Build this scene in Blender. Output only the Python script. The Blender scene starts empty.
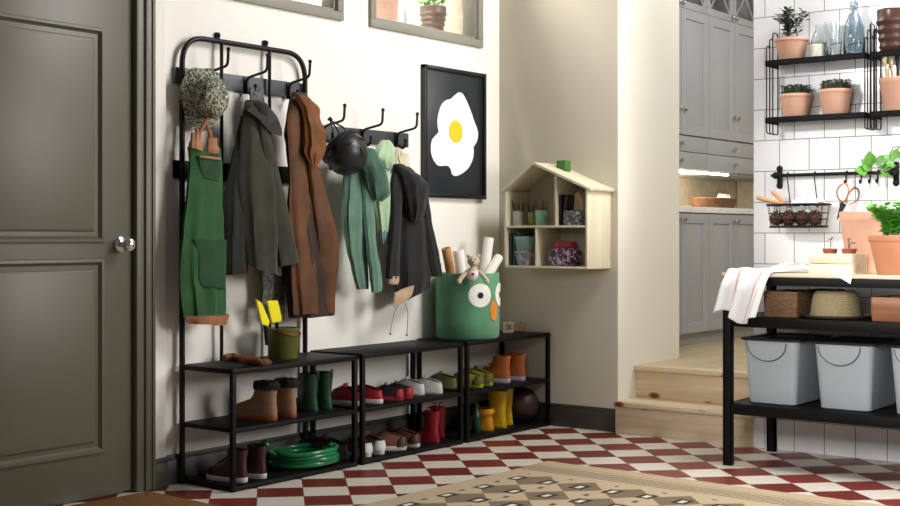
import bpy, bmesh, math, random
from mathutils import Vector, Matrix, noise
random.seed(7)
PI = math.pi
S = bpy.context.scene
COL = S.collection
# ------------------------------------------------------------------ camera model
F, YH, TH = 1311.04, 235.32, 0.92051
CAM = Vector((-6.3597, -4.4655, 1.10))
CT, ST = math.cos(TH), math.sin(TH)
RV = Vector((CT, -ST, 0)); DV = Vector((ST, CT, 0))
def ray(px, py): return RV * ((px - 450) / F) + DV + Vector((0, 0, -(py - YH) / F))
def _pl(px, py, ax, v):
    r = ray(px, py); return CAM + r * ((v - CAM[ax]) / r[ax])
def PX(px, py, X): return _pl(px, py, 0, X)
def PY(px, py, Y): return _pl(px, py, 1, Y)
def PZ(px, py, Z): return _pl(px, py, 2, Z)
def depth(p): return (Vector(p) - CAM).dot(DV)

cam_d = bpy.data.cameras.new('camera'); cam = bpy.data.objects.new('camera', cam_d); COL.objects.link(cam)
cam.location = CAM; cam.rotation_euler = (PI/2, 0, -TH)
cam_d.sensor_width = 36; cam_d.lens = 36 * F / 900; cam_d.shift_y = -(253 - YH) / 900
cam_d.clip_end = 100
S.camera = cam

# ------------------------------------------------------------------ materials
def lin(h):
    h = h.lstrip('#'); o = []
    for i in (0, 2, 4):
        c = int(h[i:i+2], 16) / 255
        o.append(c / 12.92 if c <= .04045 else ((c + .055) / 1.055) ** 2.4)
    return (*o, 1)
class NT:
    def __init__(s, name):
        s.m = bpy.data.materials.new(name); s.m.use_nodes = True
        s.t = s.m.node_tree; s.n = s.t.nodes; s.b = s.n['Principled BSDF']
    def add(s, t, **k):
        nd = s.n.new(t)
        for a, v in k.items(): setattr(nd, a, v)
        return nd
    def link(s, a, b): s.t.links.new(a, b)
    def val(s, x):
        nd = s.add('ShaderNodeValue'); nd.outputs[0].default_value = x; return nd.outputs[0]
    def math(s, op, a, b=None, c=None):
        nd = s.add('ShaderNodeMath', operation=op)
        for i, x in enumerate((a, b, c)):
            if x is None: continue
            if isinstance(x, (int, float)): nd.inputs[i].default_value = x
            else: s.link(x, nd.inputs[i])
        return nd.outputs[0]
    def mix(s, fac, a, b, blend='MIX'):
        nd = s.add('ShaderNodeMix', data_type='RGBA', blend_type=blend)
        for i, x in ((0, fac), (6, a), (7, b)):
            if isinstance(x, (int, float, tuple)): nd.inputs[i].default_value = x
            else: s.link(x, nd.inputs[i])
        return nd.outputs[2]
    def pos(s): return s.add('ShaderNodeNewGeometry').outputs['Position']
    def obj(s): return s.add('ShaderNodeTexCoord').outputs['Object']
    def noise(s, vec, scale, detail=3, rough=.55):
        nd = s.add('ShaderNodeTexNoise'); nd.inputs['Scale'].default_value = scale
        nd.inputs['Detail'].default_value = detail; nd.inputs['Roughness'].default_value = rough
        s.link(vec, nd.inputs['Vector']); return nd.outputs['Fac']
    def scale(s, vec, v):
        nd = s.add('ShaderNodeMapping'); nd.inputs['Scale'].default_value = v; s.link(vec, nd.inputs['Vector']); return nd.outputs[0]
    def bump(s, h, st, dist=.01):
        nd = s.add('ShaderNodeBump'); nd.inputs['Strength'].default_value = st; nd.inputs['Distance'].default_value = dist
        s.link(h, nd.inputs['Height']); s.link(nd.outputs[0], s.b.inputs['Normal'])
    def ramp(s, fac, stops):
        nd = s.add('ShaderNodeValToRGB'); cr = nd.color_ramp
        while len(cr.elements) < len(stops): cr.elements.new(.5)
        for e, (p, c) in zip(cr.elements, stops): e.position = p; e.color = c
        s.link(fac, nd.inputs[0]); return nd.outputs[0]
MATS = {}
def mat(name, hexc, rough=.5, metal=0, var=.15, vs=14, bump=.0, bs=120, hex2=None, spec=.5, stretch=(1,1,1), sheen=0):
    if name in MATS: return MATS[name]
    k = NT(name); b = k.b
    c = lin(hexc)
    v = k.scale(k.obj(), stretch)
    n = k.noise(v, vs)
    c2 = lin(hex2) if hex2 else tuple([max(0, x * (1 - var)) for x in c[:3]] + [1])
    c1 = c if hex2 else tuple([min(1, x * (1 + var * .6)) for x in c[:3]] + [1])
    k.link(k.ramp(n, [(.3, c2), (.7, c1)]), b.inputs['Base Color'])
    b.inputs['Roughness'].default_value = rough; b.inputs['Metallic'].default_value = metal
    b.inputs['Specular IOR Level'].default_value = spec
    if sheen: b.inputs['Sheen Weight'].default_value = sheen
    if bump: k.bump(k.noise(v, bs, 4), bump)
    MATS[name] = k.m; return k.m
def glass(name, hexc='ffffff', rough=.02, ior=1.45):
    k = NT(name); k.b.inputs['Base Color'].default_value = lin(hexc)
    k.b.inputs['Transmission Weight'].default_value = 1; k.b.inputs['Roughness'].default_value = rough
    k.b.inputs['IOR'].default_value = ior
    n = k.noise(k.obj(), 25); k.bump(n, .05)
    MATS[name] = k.m; return k.m
def pane_mat(name):
    k = NT(name)
    tr = k.add('ShaderNodeBsdfTransparent'); gl = k.add('ShaderNodeBsdfGlossy'); gl.inputs['Roughness'].default_value = .03
    mx = k.add('ShaderNodeMixShader'); mx.inputs[0].default_value = .05; k.link(tr.outputs[0], mx.inputs[1]); k.link(gl.outputs[0], mx.inputs[2])
    k.link(mx.outputs[0], k.n['Material Output'].inputs[0]); MATS[name] = k.m; return k.m
def emit(name, hexc, st):
    k = NT(name); k.b.inputs['Emission Color'].default_value = lin(hexc); k.b.inputs['Emission Strength'].default_value = st
    MATS[name] = k.m; return k.m
def wood(name, h1, h2, axis=1, rough=.5, knots=False):
    k = NT(name); p = k.obj()
    sc = [18, 18, 18]; sc[axis] = 1.2
    n = k.noise(k.scale(p, tuple(sc)), 1.6, 5)
    col = k.ramp(n, [(.3, lin(h2)), (.62, lin(h1))])
    if knots:
        v = k.add('ShaderNodeTexVoronoi'); v.inputs['Scale'].default_value = 1
        sk = [9, 9, 9]; sk[axis] = 4.5
        k.link(k.scale(p, tuple(sk)), v.inputs['Vector'])
        f = k.ramp(v.outputs['Distance'], [(.10, (1, 1, 1, 1)), (.20, (0, 0, 0, 1))])
        col = k.mix(f, col, lin('6a4322'))
    k.link(col, k.b.inputs['Base Color']); k.b.inputs['Roughness'].default_value = rough
    k.bump(n, .1); MATS[name] = k.m; return k.m

# ------------------------------------------------------------------ mesh helpers
def B(): return bmesh.new()
def obj(name, bm, m, parent=None, smooth=True, at=None, angle=None):
    """link a bmesh as one object. `at`: verts are in world coordinates, object origin goes to this point (parent loc if parented)"""
    if at is not None: bmesh.ops.translate(bm, verts=bm.verts, vec=-Vector(at))
    bmesh.ops.recalc_face_normals(bm, faces=bm.faces)
    me = bpy.data.meshes.new(name); bm.to_mesh(me); bm.free()
    o = bpy.data.objects.new(name, me); COL.objects.link(o)
    if m: me.materials.append(m)
    if smooth:
        for p in me.polygons: p.use_smooth = True
        try: me.set_sharp_from_angle(angle=angle or math.radians(40))
        except Exception: pass
    if parent: o.parent = parent
    elif at is not None: o.location = at
    return o
def tag(o, label, cat, group=None):
    o['label'] = label; o['category'] = cat
    if group: o['group'] = group
    return o
def thing(name, label, cat, loc=(0, 0, 0), rz=0, group=None):
    o = bpy.data.objects.new(name, None); COL.objects.link(o); o.empty_display_size = .05
    o.location = loc; o.rotation_euler = (0, 0, rz); return tag(o, label, cat, group)
def struct(name, bm, m, parent=None, smooth=False, at=None):
    o = obj(name, bm, m, parent, smooth, at)
    if not parent: o['kind'] = 'structure'
    return o
def dup(root, loc, rz=None, label=None):
    r = root.copy(); COL.objects.link(r); r.location = loc
    if rz is not None: r.rotation_euler = (0, 0, rz)
    if label: r['label'] = label
    for ch in root.children:
        c = ch.copy(); COL.objects.link(c); c.parent = r
        for g in ch.children:
            d = g.copy(); COL.objects.link(d); d.parent = c
    return r
def merge(bm, other):
    me = bpy.data.meshes.new('tmp'); other.to_mesh(me); other.free(); bm.from_mesh(me); bpy.data.meshes.remove(me)
def box(bm, lo, hi, bev=.004, M=None, seg=2):
    t = B(); lo = Vector(lo); hi = Vector(hi)
    lo, hi = Vector(map(min, lo, hi)), Vector(map(max, lo, hi))
    bmesh.ops.create_cube(t, size=1, matrix=Matrix.Translation((lo + hi) / 2) @ Matrix.Diagonal((*(hi - lo), 1)))
    bev = min(bev, .3 * min(hi - lo))
    if bev > 0: bmesh.ops.bevel(t, geom=list(t.edges), offset=bev, segments=seg, profile=.5, affect='EDGES')
    if M: bmesh.ops.transform(t, matrix=M, verts=t.verts)
    merge(bm, t); return bm
def bridge(bm, r1, r2, closed=True):
    n = len(r1)
    for i in range(n if closed else n - 1):
        j = (i + 1) % n
        try: bm.faces.new((r1[i], r1[j], r2[j], r2[i]))
        except ValueError: pass
def loft(bm, rings, cap0=True, cap1=True):
    vs = [[bm.verts.new(p) for p in r] for r in rings]
    for a, b in zip(vs, vs[1:]): bridge(bm, a, b)
    for c, r in ((cap0, vs[0]), (cap1, vs[-1])):
        if c:
            ctr = bm.verts.new(sum((v.co for v in r), Vector()) / len(r))
            for i in range(len(r)): bm.faces.new((r[i], r[(i+1) % len(r)], ctr))
    return vs
def tube(bm, pts, r, n=8, closed=False, cap=True):
    pts = [Vector(p) for p in pts]; N = len(pts)
    rr = r if isinstance(r, (list, tuple)) else [r] * N
    tan = []
    for i in range(N):
        a = pts[(i - 1) % N] if (closed or i > 0) else pts[i]
        b = pts[(i + 1) % N] if (closed or i < N - 1) else pts[i]
        t = (b - a); tan.append(t.normalized() if t.length > 1e-9 else Vector((0, 0, 1)))
    u = tan[0].orthogonal().normalized(); rings = []
    for i in range(N):
        u = (u - tan[i] * u.dot(tan[i])).normalized(); w = tan[i].cross(u)
        rings.append([pts[i] + (u * math.cos(2*PI*k/n) + w * math.sin(2*PI*k/n)) * rr[i] for k in range(n)])
    if closed:
        vs = [[bm.verts.new(p) for p in q] for q in rings]
        for i in range(N):
            a, b = vs[i], vs[(i + 1) % N]
            if i == N - 1:
                off = min(range(n), key=lambda s: (a[0].co - b[s].co).length); b = b[off:] + b[:off]
            bridge(bm, a, b)
    else: loft(bm, rings, cap, cap)
    return bm
def fillet(pts, rad, seg=5):
    pts = [Vector(p) for p in pts]; out = [pts[0]]
    for a, b, c in zip(pts, pts[1:], pts[2:]):
        d1 = (a - b); d2 = (c - b); r = min(rad, d1.length * .49, d2.length * .49)
        p, q = b + d1.normalized() * r, b + d2.normalized() * r
        for k in range(seg + 1):
            t = k / seg; out.append(p * (1 - t) ** 2 + b * 2 * t * (1 - t) + q * t * t)
    out.append(pts[-1]); return out
def lathe(bm, prof, c=(0, 0, 0), n=32, axis=(0, 0, 1), cap0=True, cap1=True, sx=1, sy=1, fn=None):
    ax = Vector(axis).normalized(); R = Vector((0, 0, 1)).rotation_difference(ax).to_matrix(); c = Vector(c)
    rings = []
    for (r, z) in prof:
        ring = []
        for k in range(n):
            a = 2*PI*k/n; q = r * (1 + (fn(a, z) if fn else 0))
            ring.append(c + R @ Vector((q * math.cos(a) * sx, q * math.sin(a) * sy, z)))
        rings.append(ring)
    loft(bm, rings, cap0, cap1); return bm
def poly(bm, pts, dirv):
    """extruded polygon"""
    d = Vector(dirv); a = [bm.verts.new(p) for p in pts]; b = [bm.verts.new(Vector(p) + d) for p in pts]
    bm.faces.new(a); bm.faces.new(list(reversed(b))); bridge(bm, a, b); return bm
def smooth_rows(rows, m):
    """Catmull-Rom through rows of floats"""
    out = []
    n = len(rows)
    for i in range(n - 1):
        p0, p1, p2, p3 = rows[max(0, i-1)], rows[i], rows[i+1], rows[min(n-1, i+2)]
        for k in range(m):
            t = k / m
            out.append(tuple(.5 * ((2*b) + (-a+c)*t + (2*a-5*b+4*c-d)*t*t + (-a+3*b-3*c+d)*t**3) for a, b, c, d in zip(p0, p1, p2, p3)))
    out.append(rows[-1]); return out
def cloth(bm, rows, yc=-.11, rho=.4, nf=5, amp=.12, seed=0, n=56, m=7, close_top=True, open_bottom=True, crease=.004, tilt_y=0):
    """a hanging cloth tube: rows of (left px, left py, right px, right py) seen on the plane Y = yc"""
    rows = [(r[1], r[0], r[2], r[0]) if len(r) == 3 else r for r in rows]
    rr = smooth_rows([(a, b, c, d) for (a, b, c, d) in rows], m)
    rings = []; rng = random.Random(seed); ph = rng.random() * 6; ph2 = rng.random() * 6
    N = len(rr)
    for i, (xl, yl, xr, yr) in enumerate(rr):
        t = i / (N - 1)
        P = PY((xl + xr) / 2, (yl + yr) / 2, yc + tilt_y * t); d = depth(P)
        e = max(.004, (xr - xl) / 2 * d / F); dz = -(yr - yl) / 2 * d / F
        a = e / math.sqrt(CT*CT + rho*rho*ST*ST); b = a * rho
        A = amp * (.25 + .75 * t); ring = []
        for k in range(n):
            f = 2*PI*k/n
            s1 = math.sin(nf*f + ph + .9*t); s2 = math.sin((nf*2+1)*f + ph2 - 1.4*t)
            q = 1 - A + A * (.75*(1-2*abs(s1)**.7) + .2*s2)
            x = a*math.cos(f)*q; y = b*math.sin(f)*q
            z = P.z + (x*CT - y*ST)/e*dz
            v = Vector((P.x + x, P.y + y, z))
            nv = noise.noise_vector(v * 14 + Vector((seed, 0, 0)))
            v += nv * crease + noise.noise_vector(v * 5 + Vector((0, seed, 0))) * crease * 1.6
            if v.y > -.024: v.y = -.024
            ring.append(v)
        rings.append(ring)
    if open_bottom:
        last = rings[-1]; ctr = sum(last, Vector()) / n
        rings.append([ctr + (p - ctr) * .9 + Vector((0, 0, .004)) for p in last])
        rings.append([ctr + (p - ctr) * .8 + Vector((0, 0, .07)) for p in last])
    loft(bm, rings, close_top, True)
    return bm
# ------------------------------------------------------------------ shared materials
black = mat('black powder-coated steel', '070708', .55, .0, .2, 30, .05, 300, spec=.2)
blackrod = mat('black steel rod', '080809', .42, 0, .1, 30, spec=.3)
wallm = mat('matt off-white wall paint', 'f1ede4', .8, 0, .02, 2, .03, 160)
wallg = mat('wall paint greyed for shade', 'cdc5b4', .85, 0, .03, 2, .03, 160)  # back wall colour: the off-white paint with its shade greyed in
wallr = mat('cream wall paint', 'e6e0d2', .8, 0, .02, 2, .03, 160)
olive = mat('olive grey door paint', '5a5847', .42, 0, .06, 3, .02, 90)
olived = mat('dark baseboard paint', '3a3832', .5, 0, .08, 4)
pine = wood('light pine', 'd8cbb2', 'c6b698', 1, .55)
pineh = wood('pale pine board', 'ded5bb', 'd0c5a6', 2, .6)
pinek = wood('knotty pine', 'dccaac', 'c9b08c', 1, .5, knots=True)
terracotta = mat('terracotta', 'bb9079', .8, 0, .1, 8, .05, 80)
chrome = mat('polished chrome', 'dddddd', .08, 1, .03)
leafm = mat('bright leaf', '4f8a35', .5, 0, .4, 40)
leafd = mat('dark leaf', '35472b', .5, 0, .4, 40)
soil = mat('dark soil', '2a1d15', .95, 0, .4, 60, .4, 60)
copper = mat('copper', 'b06a45', .3, .9, .1)
white = mat('white paper', 'eeeae2', .8, 0, .04)

# ------------------------------------------------------------------ setting
WY = .03                                   # hook wall plane; the door piece of it stands at Y = 0
def checker_floor():
    k = NT('red and white checker tiles'); sep = k.add('ShaderNodeSeparateXYZ'); k.link(k.pos(), sep.inputs[0])
    x, y = sep.outputs[0], sep.outputs[1]; sz = .1955; q = 1 / math.sqrt(2)
    a = k.math('DIVIDE', k.math('ADD', k.math('MULTIPLY', k.math('ADD', x, y), q), 2.096), sz)
    b = k.math('DIVIDE', k.math('SUBTRACT', k.math('MULTIPLY', k.math('SUBTRACT', x, y), q), .163), sz)
    par = k.math('MODULO', k.math('ADD', k.math('ADD', k.math('FLOOR', a), k.math('FLOOR', b)), 200), 2)
    n = k.noise(k.pos(), 9, 4); cmb = k.add('ShaderNodeCombineXYZ'); k.link(k.math('FLOOR', a), cmb.inputs[0]); k.link(k.math('FLOOR', b), cmb.inputs[1])
    wn = k.add('ShaderNodeTexWhiteNoise'); k.link(cmb.outputs[0], wn.inputs['Vector'])
    red = k.mix(wn.outputs['Value'], lin('6a251d'), lin('7d3127')); wh = k.mix(n, lin('cfc5b6'), lin('ddd5c9'))
    col = k.mix(par, red, wh)
    fa = k.math('ABSOLUTE', k.math('SUBTRACT', k.math('FRACT', a), .5)); fb = k.math('ABSOLUTE', k.math('SUBTRACT', k.math('FRACT', b), .5))
    g = k.math('GREATER_THAN', k.math('MAXIMUM', fa, fb), .492)
    k.link(k.mix(g, col, lin('6a564c')), k.b.inputs['Base Color']); k.b.inputs['Roughness'].default_value = .38
    return k.m
struct('floor', box(B(), (-8, -7, -.1), (.04, .1, 0), 0), checker_floor())
def tile_wall():
    k = NT('white glazed square tiles'); sep = k.add('ShaderNodeSeparateXYZ'); k.link(k.pos(), sep.inputs[0])
    cmb = k.add('ShaderNodeCombineXYZ'); k.link(k.math('ADD', sep.outputs[1], 1.746 + .158 * 20), cmb.inputs[0]); k.link(sep.outputs[2], cmb.inputs[1])
    br = k.add('ShaderNodeTexBrick'); k.link(cmb.outputs[0], br.inputs['Vector'])
    br.inputs['Scale'].default_value = 1; br.inputs['Brick Width'].default_value = .158; br.inputs['Row Height'].default_value = .1588
    br.inputs['Mortar Size'].default_value = .0018; br.inputs['Mortar Smooth'].default_value = .1
    br.inputs['Color1'].default_value = lin('e6e6e7'); br.inputs['Color2'].default_value = lin('dcdde0'); br.inputs['Mortar'].default_value = lin('55504a')
    k.link(br.outputs['Color'], k.b.inputs['Base Color']); k.b.inputs['Roughness'].default_value = .16
    h = k.math('ADD', k.math('MULTIPLY', br.outputs['Fac'], -1), k.math('MULTIPLY', k.noise(k.pos(), 9, 2), 1.2)); k.bump(h, .25, .006)
    return k.m
# hook wall with the two interior windows cut into it (pieces of one wall)
w1a, w1b = PY(180, 0, WY).x, PY(341.5, 0, WY).x
w2a, w2b = PY(368.5, 20, WY).x, PY(481, 40, WY).x
wz0 = PY(368, 26.5, WY).z; wz1 = 2.85
bm = B()
box(bm, (-2.543, WY, 0), (.05, WY+.1, wz0), 0); box(bm, (-2.543, WY, wz0), (w1a, WY+.1, 3.1), 0); box(bm, (w1b, WY, wz0), (w2a, WY+.1, 3.1), 0)
box(bm, (w2b, WY, wz0), (.05, WY+.1, 3.1), 0); box(bm, (w1a, WY, wz1), (w2b, WY+.1, 3.1), 0)
struct('wall_left', bm, wallm)
bm = B(); box(bm, (-2.70, 0, 0), (-2.543, .13, 3.1), .003); box(bm, (-6, 0, 2.32), (-2.70, .13, 3.1), 0); box(bm, (-6, 0, 0), (-3.66, .13, 2.32), 0)
struct('wall_entrance', bm, wallm)
BXW = .035                                 # back wall plane
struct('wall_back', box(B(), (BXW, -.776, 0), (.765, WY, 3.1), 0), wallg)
bm = B(); box(bm, (BXW+.001, -.780, 0), (.767, -.7757, 3.1), 0); struct('wall_passage', bm, wallr)
bm = B(); box(bm, (0, -4.2, 0), (.2, -1.605, 3.1), 0); struct('wall_right', bm, tile_wall())
def base(name, lo, hi, ax):
    bm = B(); box(bm, lo, (hi[0], hi[1], .108), .002)
    if ax == 'x': box(bm, (lo[0], lo[1] + .005, .104), (hi[0], hi[1], .13), .006)
    else: box(bm, (lo[0] + .003, lo[1], .104), (hi[0], hi[1], .13), .006)
    return struct(name, bm, olived, smooth=True)
base('baseboard_left', (-2.543, WY-.018, 0), (0, WY, 0), 'x')
base('baseboard_entrance', (-2.622, -.018, 0), (-2.543, .0, 0), 'x')
base('baseboard_back', (BXW-.009, -.776, 0), (BXW, WY-.018, 0), 'y')

# door with two moulded panels, frame and chrome knob
def ringframe(bm, x0, x1, z0, z1, y, prof):
    rings = []
    for (ins, dy) in prof:
        rings.append([Vector((x0+ins, y-dy, z0+ins)), Vector((x1-ins, y-dy, z0+ins)), Vector((x1-ins, y-dy, z1-ins)), Vector((x0+ins, y-dy, z1-ins))])
    vs = [[bm.verts.new(p) for p in r] for r in rings]
    for a, b in zip(vs, vs[1:]): bridge(bm, a, b)
    return vs
dx0, dx1, dy = -3.62, -2.722, .015
door = struct('door_1', box(B(), (dx0, dy, .012), (dx1, dy+.045, 2.29), .003), olive, smooth=True)
door['label'] = 'olive grey panelled door'
for (z0, z1) in ((.19, 1.005), (1.068, 1.967)):
    bm = B(); x0, x1 = dx0 + .15, -2.868
    ringframe(bm, x0, x1, z0, z1, dy, [(0, 0), (.004, .012), (.016, .014), (.024, .004), (.03, -.001)])
    obj('panel_moulding', bm, olive, door, True, angle=math.radians(25))
    bm = B(); v = ringframe(bm, x0+.048, x1-.048, z0+.048, z1-.048, dy, [(0, 0), (.003, .006), (.012, .009)])
    bm.faces.new(v[-1]); obj('raised_panel', bm, olive, door, True, angle=math.radians(20))
kp = PY(120, 244.5, dy)
bm = B(); lathe(bm, [(.031, 0), (.033, .004), (.031, .009), (.02, .013), (.012, .016), (.0115, .038), (.018, .042), (.027, .05), (.030, .062), (.028, .073), (.018, .080), (.004, .082)], kp, 32, (0, -1, 0))
knob = obj('door_knob', bm, chrome, door)
bm = B()
box(bm, (-2.714, -.012, 0), (-2.668, .03, 2.36), .006); box(bm, (-2.672, -.022, 0), (-2.627, .0, 2.37), .006); box(bm, (-2.64, -.028, 0), (-2.622, .0, 2.38), .005)
box(bm, (-3.72, -.02, 2.30), (-2.622, .03, 2.38), .006); box(bm, (-3.72, -.02, 0), (-3.625, .03, 2.36), .006)
struct('trim_1', bm, olive, smooth=True)
bm = B(); box(bm, (-3.66, .05, 0), (-2.70, .13, .012), 0); struct('trim_2', bm, mat('pale threshold', 'cfc8ba', .6))

# interior windows
pane = pane_mat('clear window pane')
framem = mat('grey olive window paint', '8b897c', .5, 0, .06, 3)
for i, (x0, x1) in enumerate(((w1a, w1b), (w2a, w2b))):
    bm = B(); t = .045
    y0, y1 = WY - .02, WY + .10
    box(bm, (x0, y0, wz0), (x1, y1, wz0 + t), .005); box(bm, (x0, y0, wz1 - t), (x1, y1, wz1), .005)
    box(bm, (x0, y0, wz0 + t), (x0 + t, y1, wz1 - t), .005); box(bm, (x1 - t, y0, wz0 + t), (x1, y1, wz1 - t), .005)
    w = struct('window_%d' % (i + 1), bm, framem, smooth=True)
    obj('pane', box(B(), (x0+t-.005, WY+.03, wz0+t-.005), (x1-t+.005, WY+.034, wz1-t+.005), 0), pane, w, False)
    obj('inner_sash', box(box(B(), (x0+t, WY+.0, wz0+t), (x1-t, WY+.06, wz0+t+.014), .003), (x1-t-.014, WY, wz0+t), (x1-t, WY+.06, wz1-t), .003), framem, w, True)
# the bright room behind those windows: ledge and far wall
struct('ledge', box(B(), (-2.7, WY+.1, wz0 - .05), (.4, WY+.62, wz0 + .085), .003), wallr)
struct('wall_upper_room', box(B(), (-2.9, WY+.62, wz0 - .2), (.6, WY+.7, 3.6), 0), mat('bright white plaster', 'fbfaf6', .9, 0, .01))

# steps up to the kitchen and landing
steps = thing('wooden_steps', 'two knotty pine steps leading up to the kitchen landing', 'steps', (0, -1.2, 0))
def part(name, lo, hi, m, par, bev=.004): return obj(name, box(B(), lo, hi, bev), m, par, True, at=par.location)
ya, yb = -.7805, -1.604
part('riser', (.004, yb, 0), (.03, ya, .15), pinek, steps, .002); part('tread', (-.02, yb-.0, .15), (.24, ya, .179), pinek, steps, .006)
part('riser', (.235, yb, .178), (.262, ya, .33), pinek, steps, .002); part('tread', (.212, yb, .33), (.36, ya, .36), pinek, steps, .006)
bm = B(); box(bm, (.36, -3.2, .25), (4.2, -.7805, .36), 0); box(bm, (.768, -.7805, .25), (4.2, 0, .36), 0)
struct('floor_landing', bm, wood('landing pine boards', 'd8c6a2', 'c6ae84', 0, .45))

# ------------------------------------------------------------------ kitchen beyond the passage
KY = -.44
kgrey = mat('grey painted cabinet front', 'a3a5a6', .45, 0, .04, 3)
kwhite = mat('white worktop', 'e9e8e4', .35)
cg = 'grey kitchen cabinets beyond the passage'
def front(bm, x0, x1, z0, z1, y, fr=.07):
    box(bm, (x0+.002, y, z0+.002), (x1-.002, y+.02, z1-.002), .002)
    if fr:
        ringf = ringframe(bm, x0+.002, x1-.002, z0+.002, z1-.002, y, [(0, 0), (.002, .012), (fr-.006, .012), (fr, .001)])
def knobpart(par, x, y, z, at): obj('knob', lathe(B(), [(.008, 0), (.007, .012), (.016, .018), (.017, .026), (.01, .03)], (x, y, z), 16, (0, -1, 0)), chrome, par, True, at=at)
units = [(1.02, 1.84), (1.84, 2.66), (2.66, 3.48)]
pos = ['left', 'middle', 'right']
lbl = ['partly hidden by the cream passage wall', 'seen fully in the passage gap', 'hidden past the tiled wall edge']
for i, (x0, x1) in enumerate(units):
    loc = Vector(((x0+x1)/2, KY+.3, .36))
    u = thing('base_cabinet', 'grey base cabinet under the white worktop, ' + lbl[i], 'cabinet', loc, 0, cg)
    obj('carcass', box(B(), (x0, KY+.022, .44), (x1, KY+.6, 1.25), .002), kgrey, u, True, at=loc)
    obj('plinth', box(B(), (x0, KY+.05, .361), (x1, KY+.07, .44), .002), kgrey, u, True, at=loc)
    xm = (x0 + x1) / 2
    for a, b, s in ((x0, xm, 1), (xm, x1, -1)):
        bm = B(); front(bm, a, b, .445, 1.248, KY); d = obj('door', bm, kgrey, u, True, at=loc)
        bmk = lathe(B(), [(.008, 0), (.007, .012), (.016, .018), (.017, .026), (.01, .03)], (xm - s*.035, KY-.012, 1.2), 16, (0, -1, 0)); obj('knob', bmk, chrome, d, True, at=loc)
    lo2 = Vector(((x0+x1)/2, KY+.3, 1.53))
    u = thing('tall_wall_cabinet', 'tall grey wall cabinet, ' + lbl[i], 'cabinet', lo2, 0, cg)
    obj('carcass', box(B(), (x0, KY+.022, 1.535), (x1, KY+.6, 2.605), .002), kgrey, u, True, at=lo2)
    bm = B(); box(bm, (x0, KY+.022, 2.605), (x0+.018, KY+.6, 3.04), .002); box(bm, (x1-.018, KY+.022, 2.605), (x1, KY+.6, 3.04), .002); box(bm, (x0, KY+.5, 2.605), (x1, KY+.6, 3.04), .002); box(bm, (x0, KY+.022, 3.02), (x1, KY+.6, 3.04), .002)
    obj('glazed_carcass', bm, kgrey, u, True, at=lo2)
    for (z0, z1) in ((1.54, 1.655), (1.655, 1.763)):
        bm = B(); front(bm, x0, x1, z0, z1, KY, 0); d = obj('drawer', bm, kgrey, u, True, at=lo2)
        obj('knob', lathe(B(), [(.008, 0), (.007, .012), (.016, .018), (.017, .026), (.01, .03)], (xm, KY, (z0+z1)/2), 16, (0, -1, 0)), chrome, d, True, at=lo2)
    for a, b, s in ((x0, xm, 1), (xm, x1, -1)):
        bm = B(); front(bm, a, b, 1.765, 2.605, KY); d = obj('door', bm, kgrey, u, True, at=lo2)
        obj('knob', lathe(B(), [(.008, 0), (.007, .012), (.016, .018), (.017, .026), (.01, .03)], (xm - s*.035, KY-.012, 1.93), 16, (0, -1, 0)), chrome, d, True, at=lo2)
        bm = B(); z0, z1 = 2.608, 3.02
        box(bm, (a+.002, KY, z0), (b-.002, KY+.02, z0+.05), .003); box(bm, (a+.002, KY, z1-.05), (b-.002, KY+.02, z1), .003)
        box(bm, (a+.002, KY, z0+.05), (a+.05, KY+.02, z1-.05), .003); box(bm, (b-.05, KY, z0+.05), (b-.002, KY+.02, z1-.05), .003)
        for p, q in (((a+.05, z0+.05), (b-.05, z1-.05)), ((b-.05, z0+.05), (a+.05, z1-.05))):
            tube(bm, [(p[0], KY+.008, p[1]), (q[0], KY+.008, q[1])], .008, 6)
        d = obj('glass_door', bm, kgrey, u, True, at=lo2)
        obj('pane', box(B(), (a+.045, KY+.012, z0+.045), (b-.045, KY+.015, z1-.045), 0), pane, d, False, at=lo2)
        obj('knob', lathe(B(), [(.008, 0), (.007, .012), (.016, .018), (.017, .026), (.01, .03)], (xm - s*.03, KY, z0+.03), 16, (0, -1, 0)), chrome, d, True, at=lo2)
loc = Vector((2.2, KY+.3, 1.252))
tag(obj('worktop', box(B(), (1.02, KY-.02, 1.252), (3.5, KY+.60, 1.292), .004), kwhite, None, True, at=loc), 'white kitchen worktop on the grey base cabinets', 'worktop')
tag(obj('light_strip', box(B(), (1.3, KY+.03, 1.522), (2.24, KY+.06, 1.534), .004), emit('warm strip light', 'fff0d0', 14), None, True, at=(1.8, KY+.04, 1.512)), 'glowing strip light under the grey wall cabinets', 'light')
struct('wall_kitchen', box(box(B(), (.77, KY+.61, .3), (4.2, KY+.7, 3.1), 0), (3.6, -3, .36), (3.7, KY+.6, 3.1), 0), mat('warm kitchen splashback', 'e8dcc0', .6))
# tray with dish on worktop
tc = PY(713, 204, KY+.16); tc.z = 1.292
t = thing('wicker_tray', 'brown woven tray standing on the white kitchen worktop', 'tray', tc)
wick = mat('brown wicker', '6b4428', .7, 0, .5, 60, .5, 90)
bm = B(); lathe(bm, [(.17, 0), (.2, .004), (.225, .055), (.23, .07), (.222, .072), (.19, .012)], tc, 32, sx=1.25, sy=.55); obj('tray_body', bm, wick, t, True, at=tc)
bm = B(); lathe(bm, [(.13, .014), (.17, .03), (.185, .075), (.17, .075), (.12, .03)], tc, 32, sx=1.1, sy=.5); tag(obj('glass_dish', bm, mat('amber dish', 'a58f74', .2), None, True, at=tc), 'shallow pale dish lying in the brown kitchen tray', 'dish')
bm = B(); q = tc + Vector((.14, 0, .07)); 
for k in range(9): tube(bm, [q + Vector((-.1 + k*.02, -.03, -.0 + .005*(k % 3))), q + Vector((-.04 + k*.02, .0, .03)), q + Vector((.0 + k*.014, .03, .012))], .009, 6)
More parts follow.
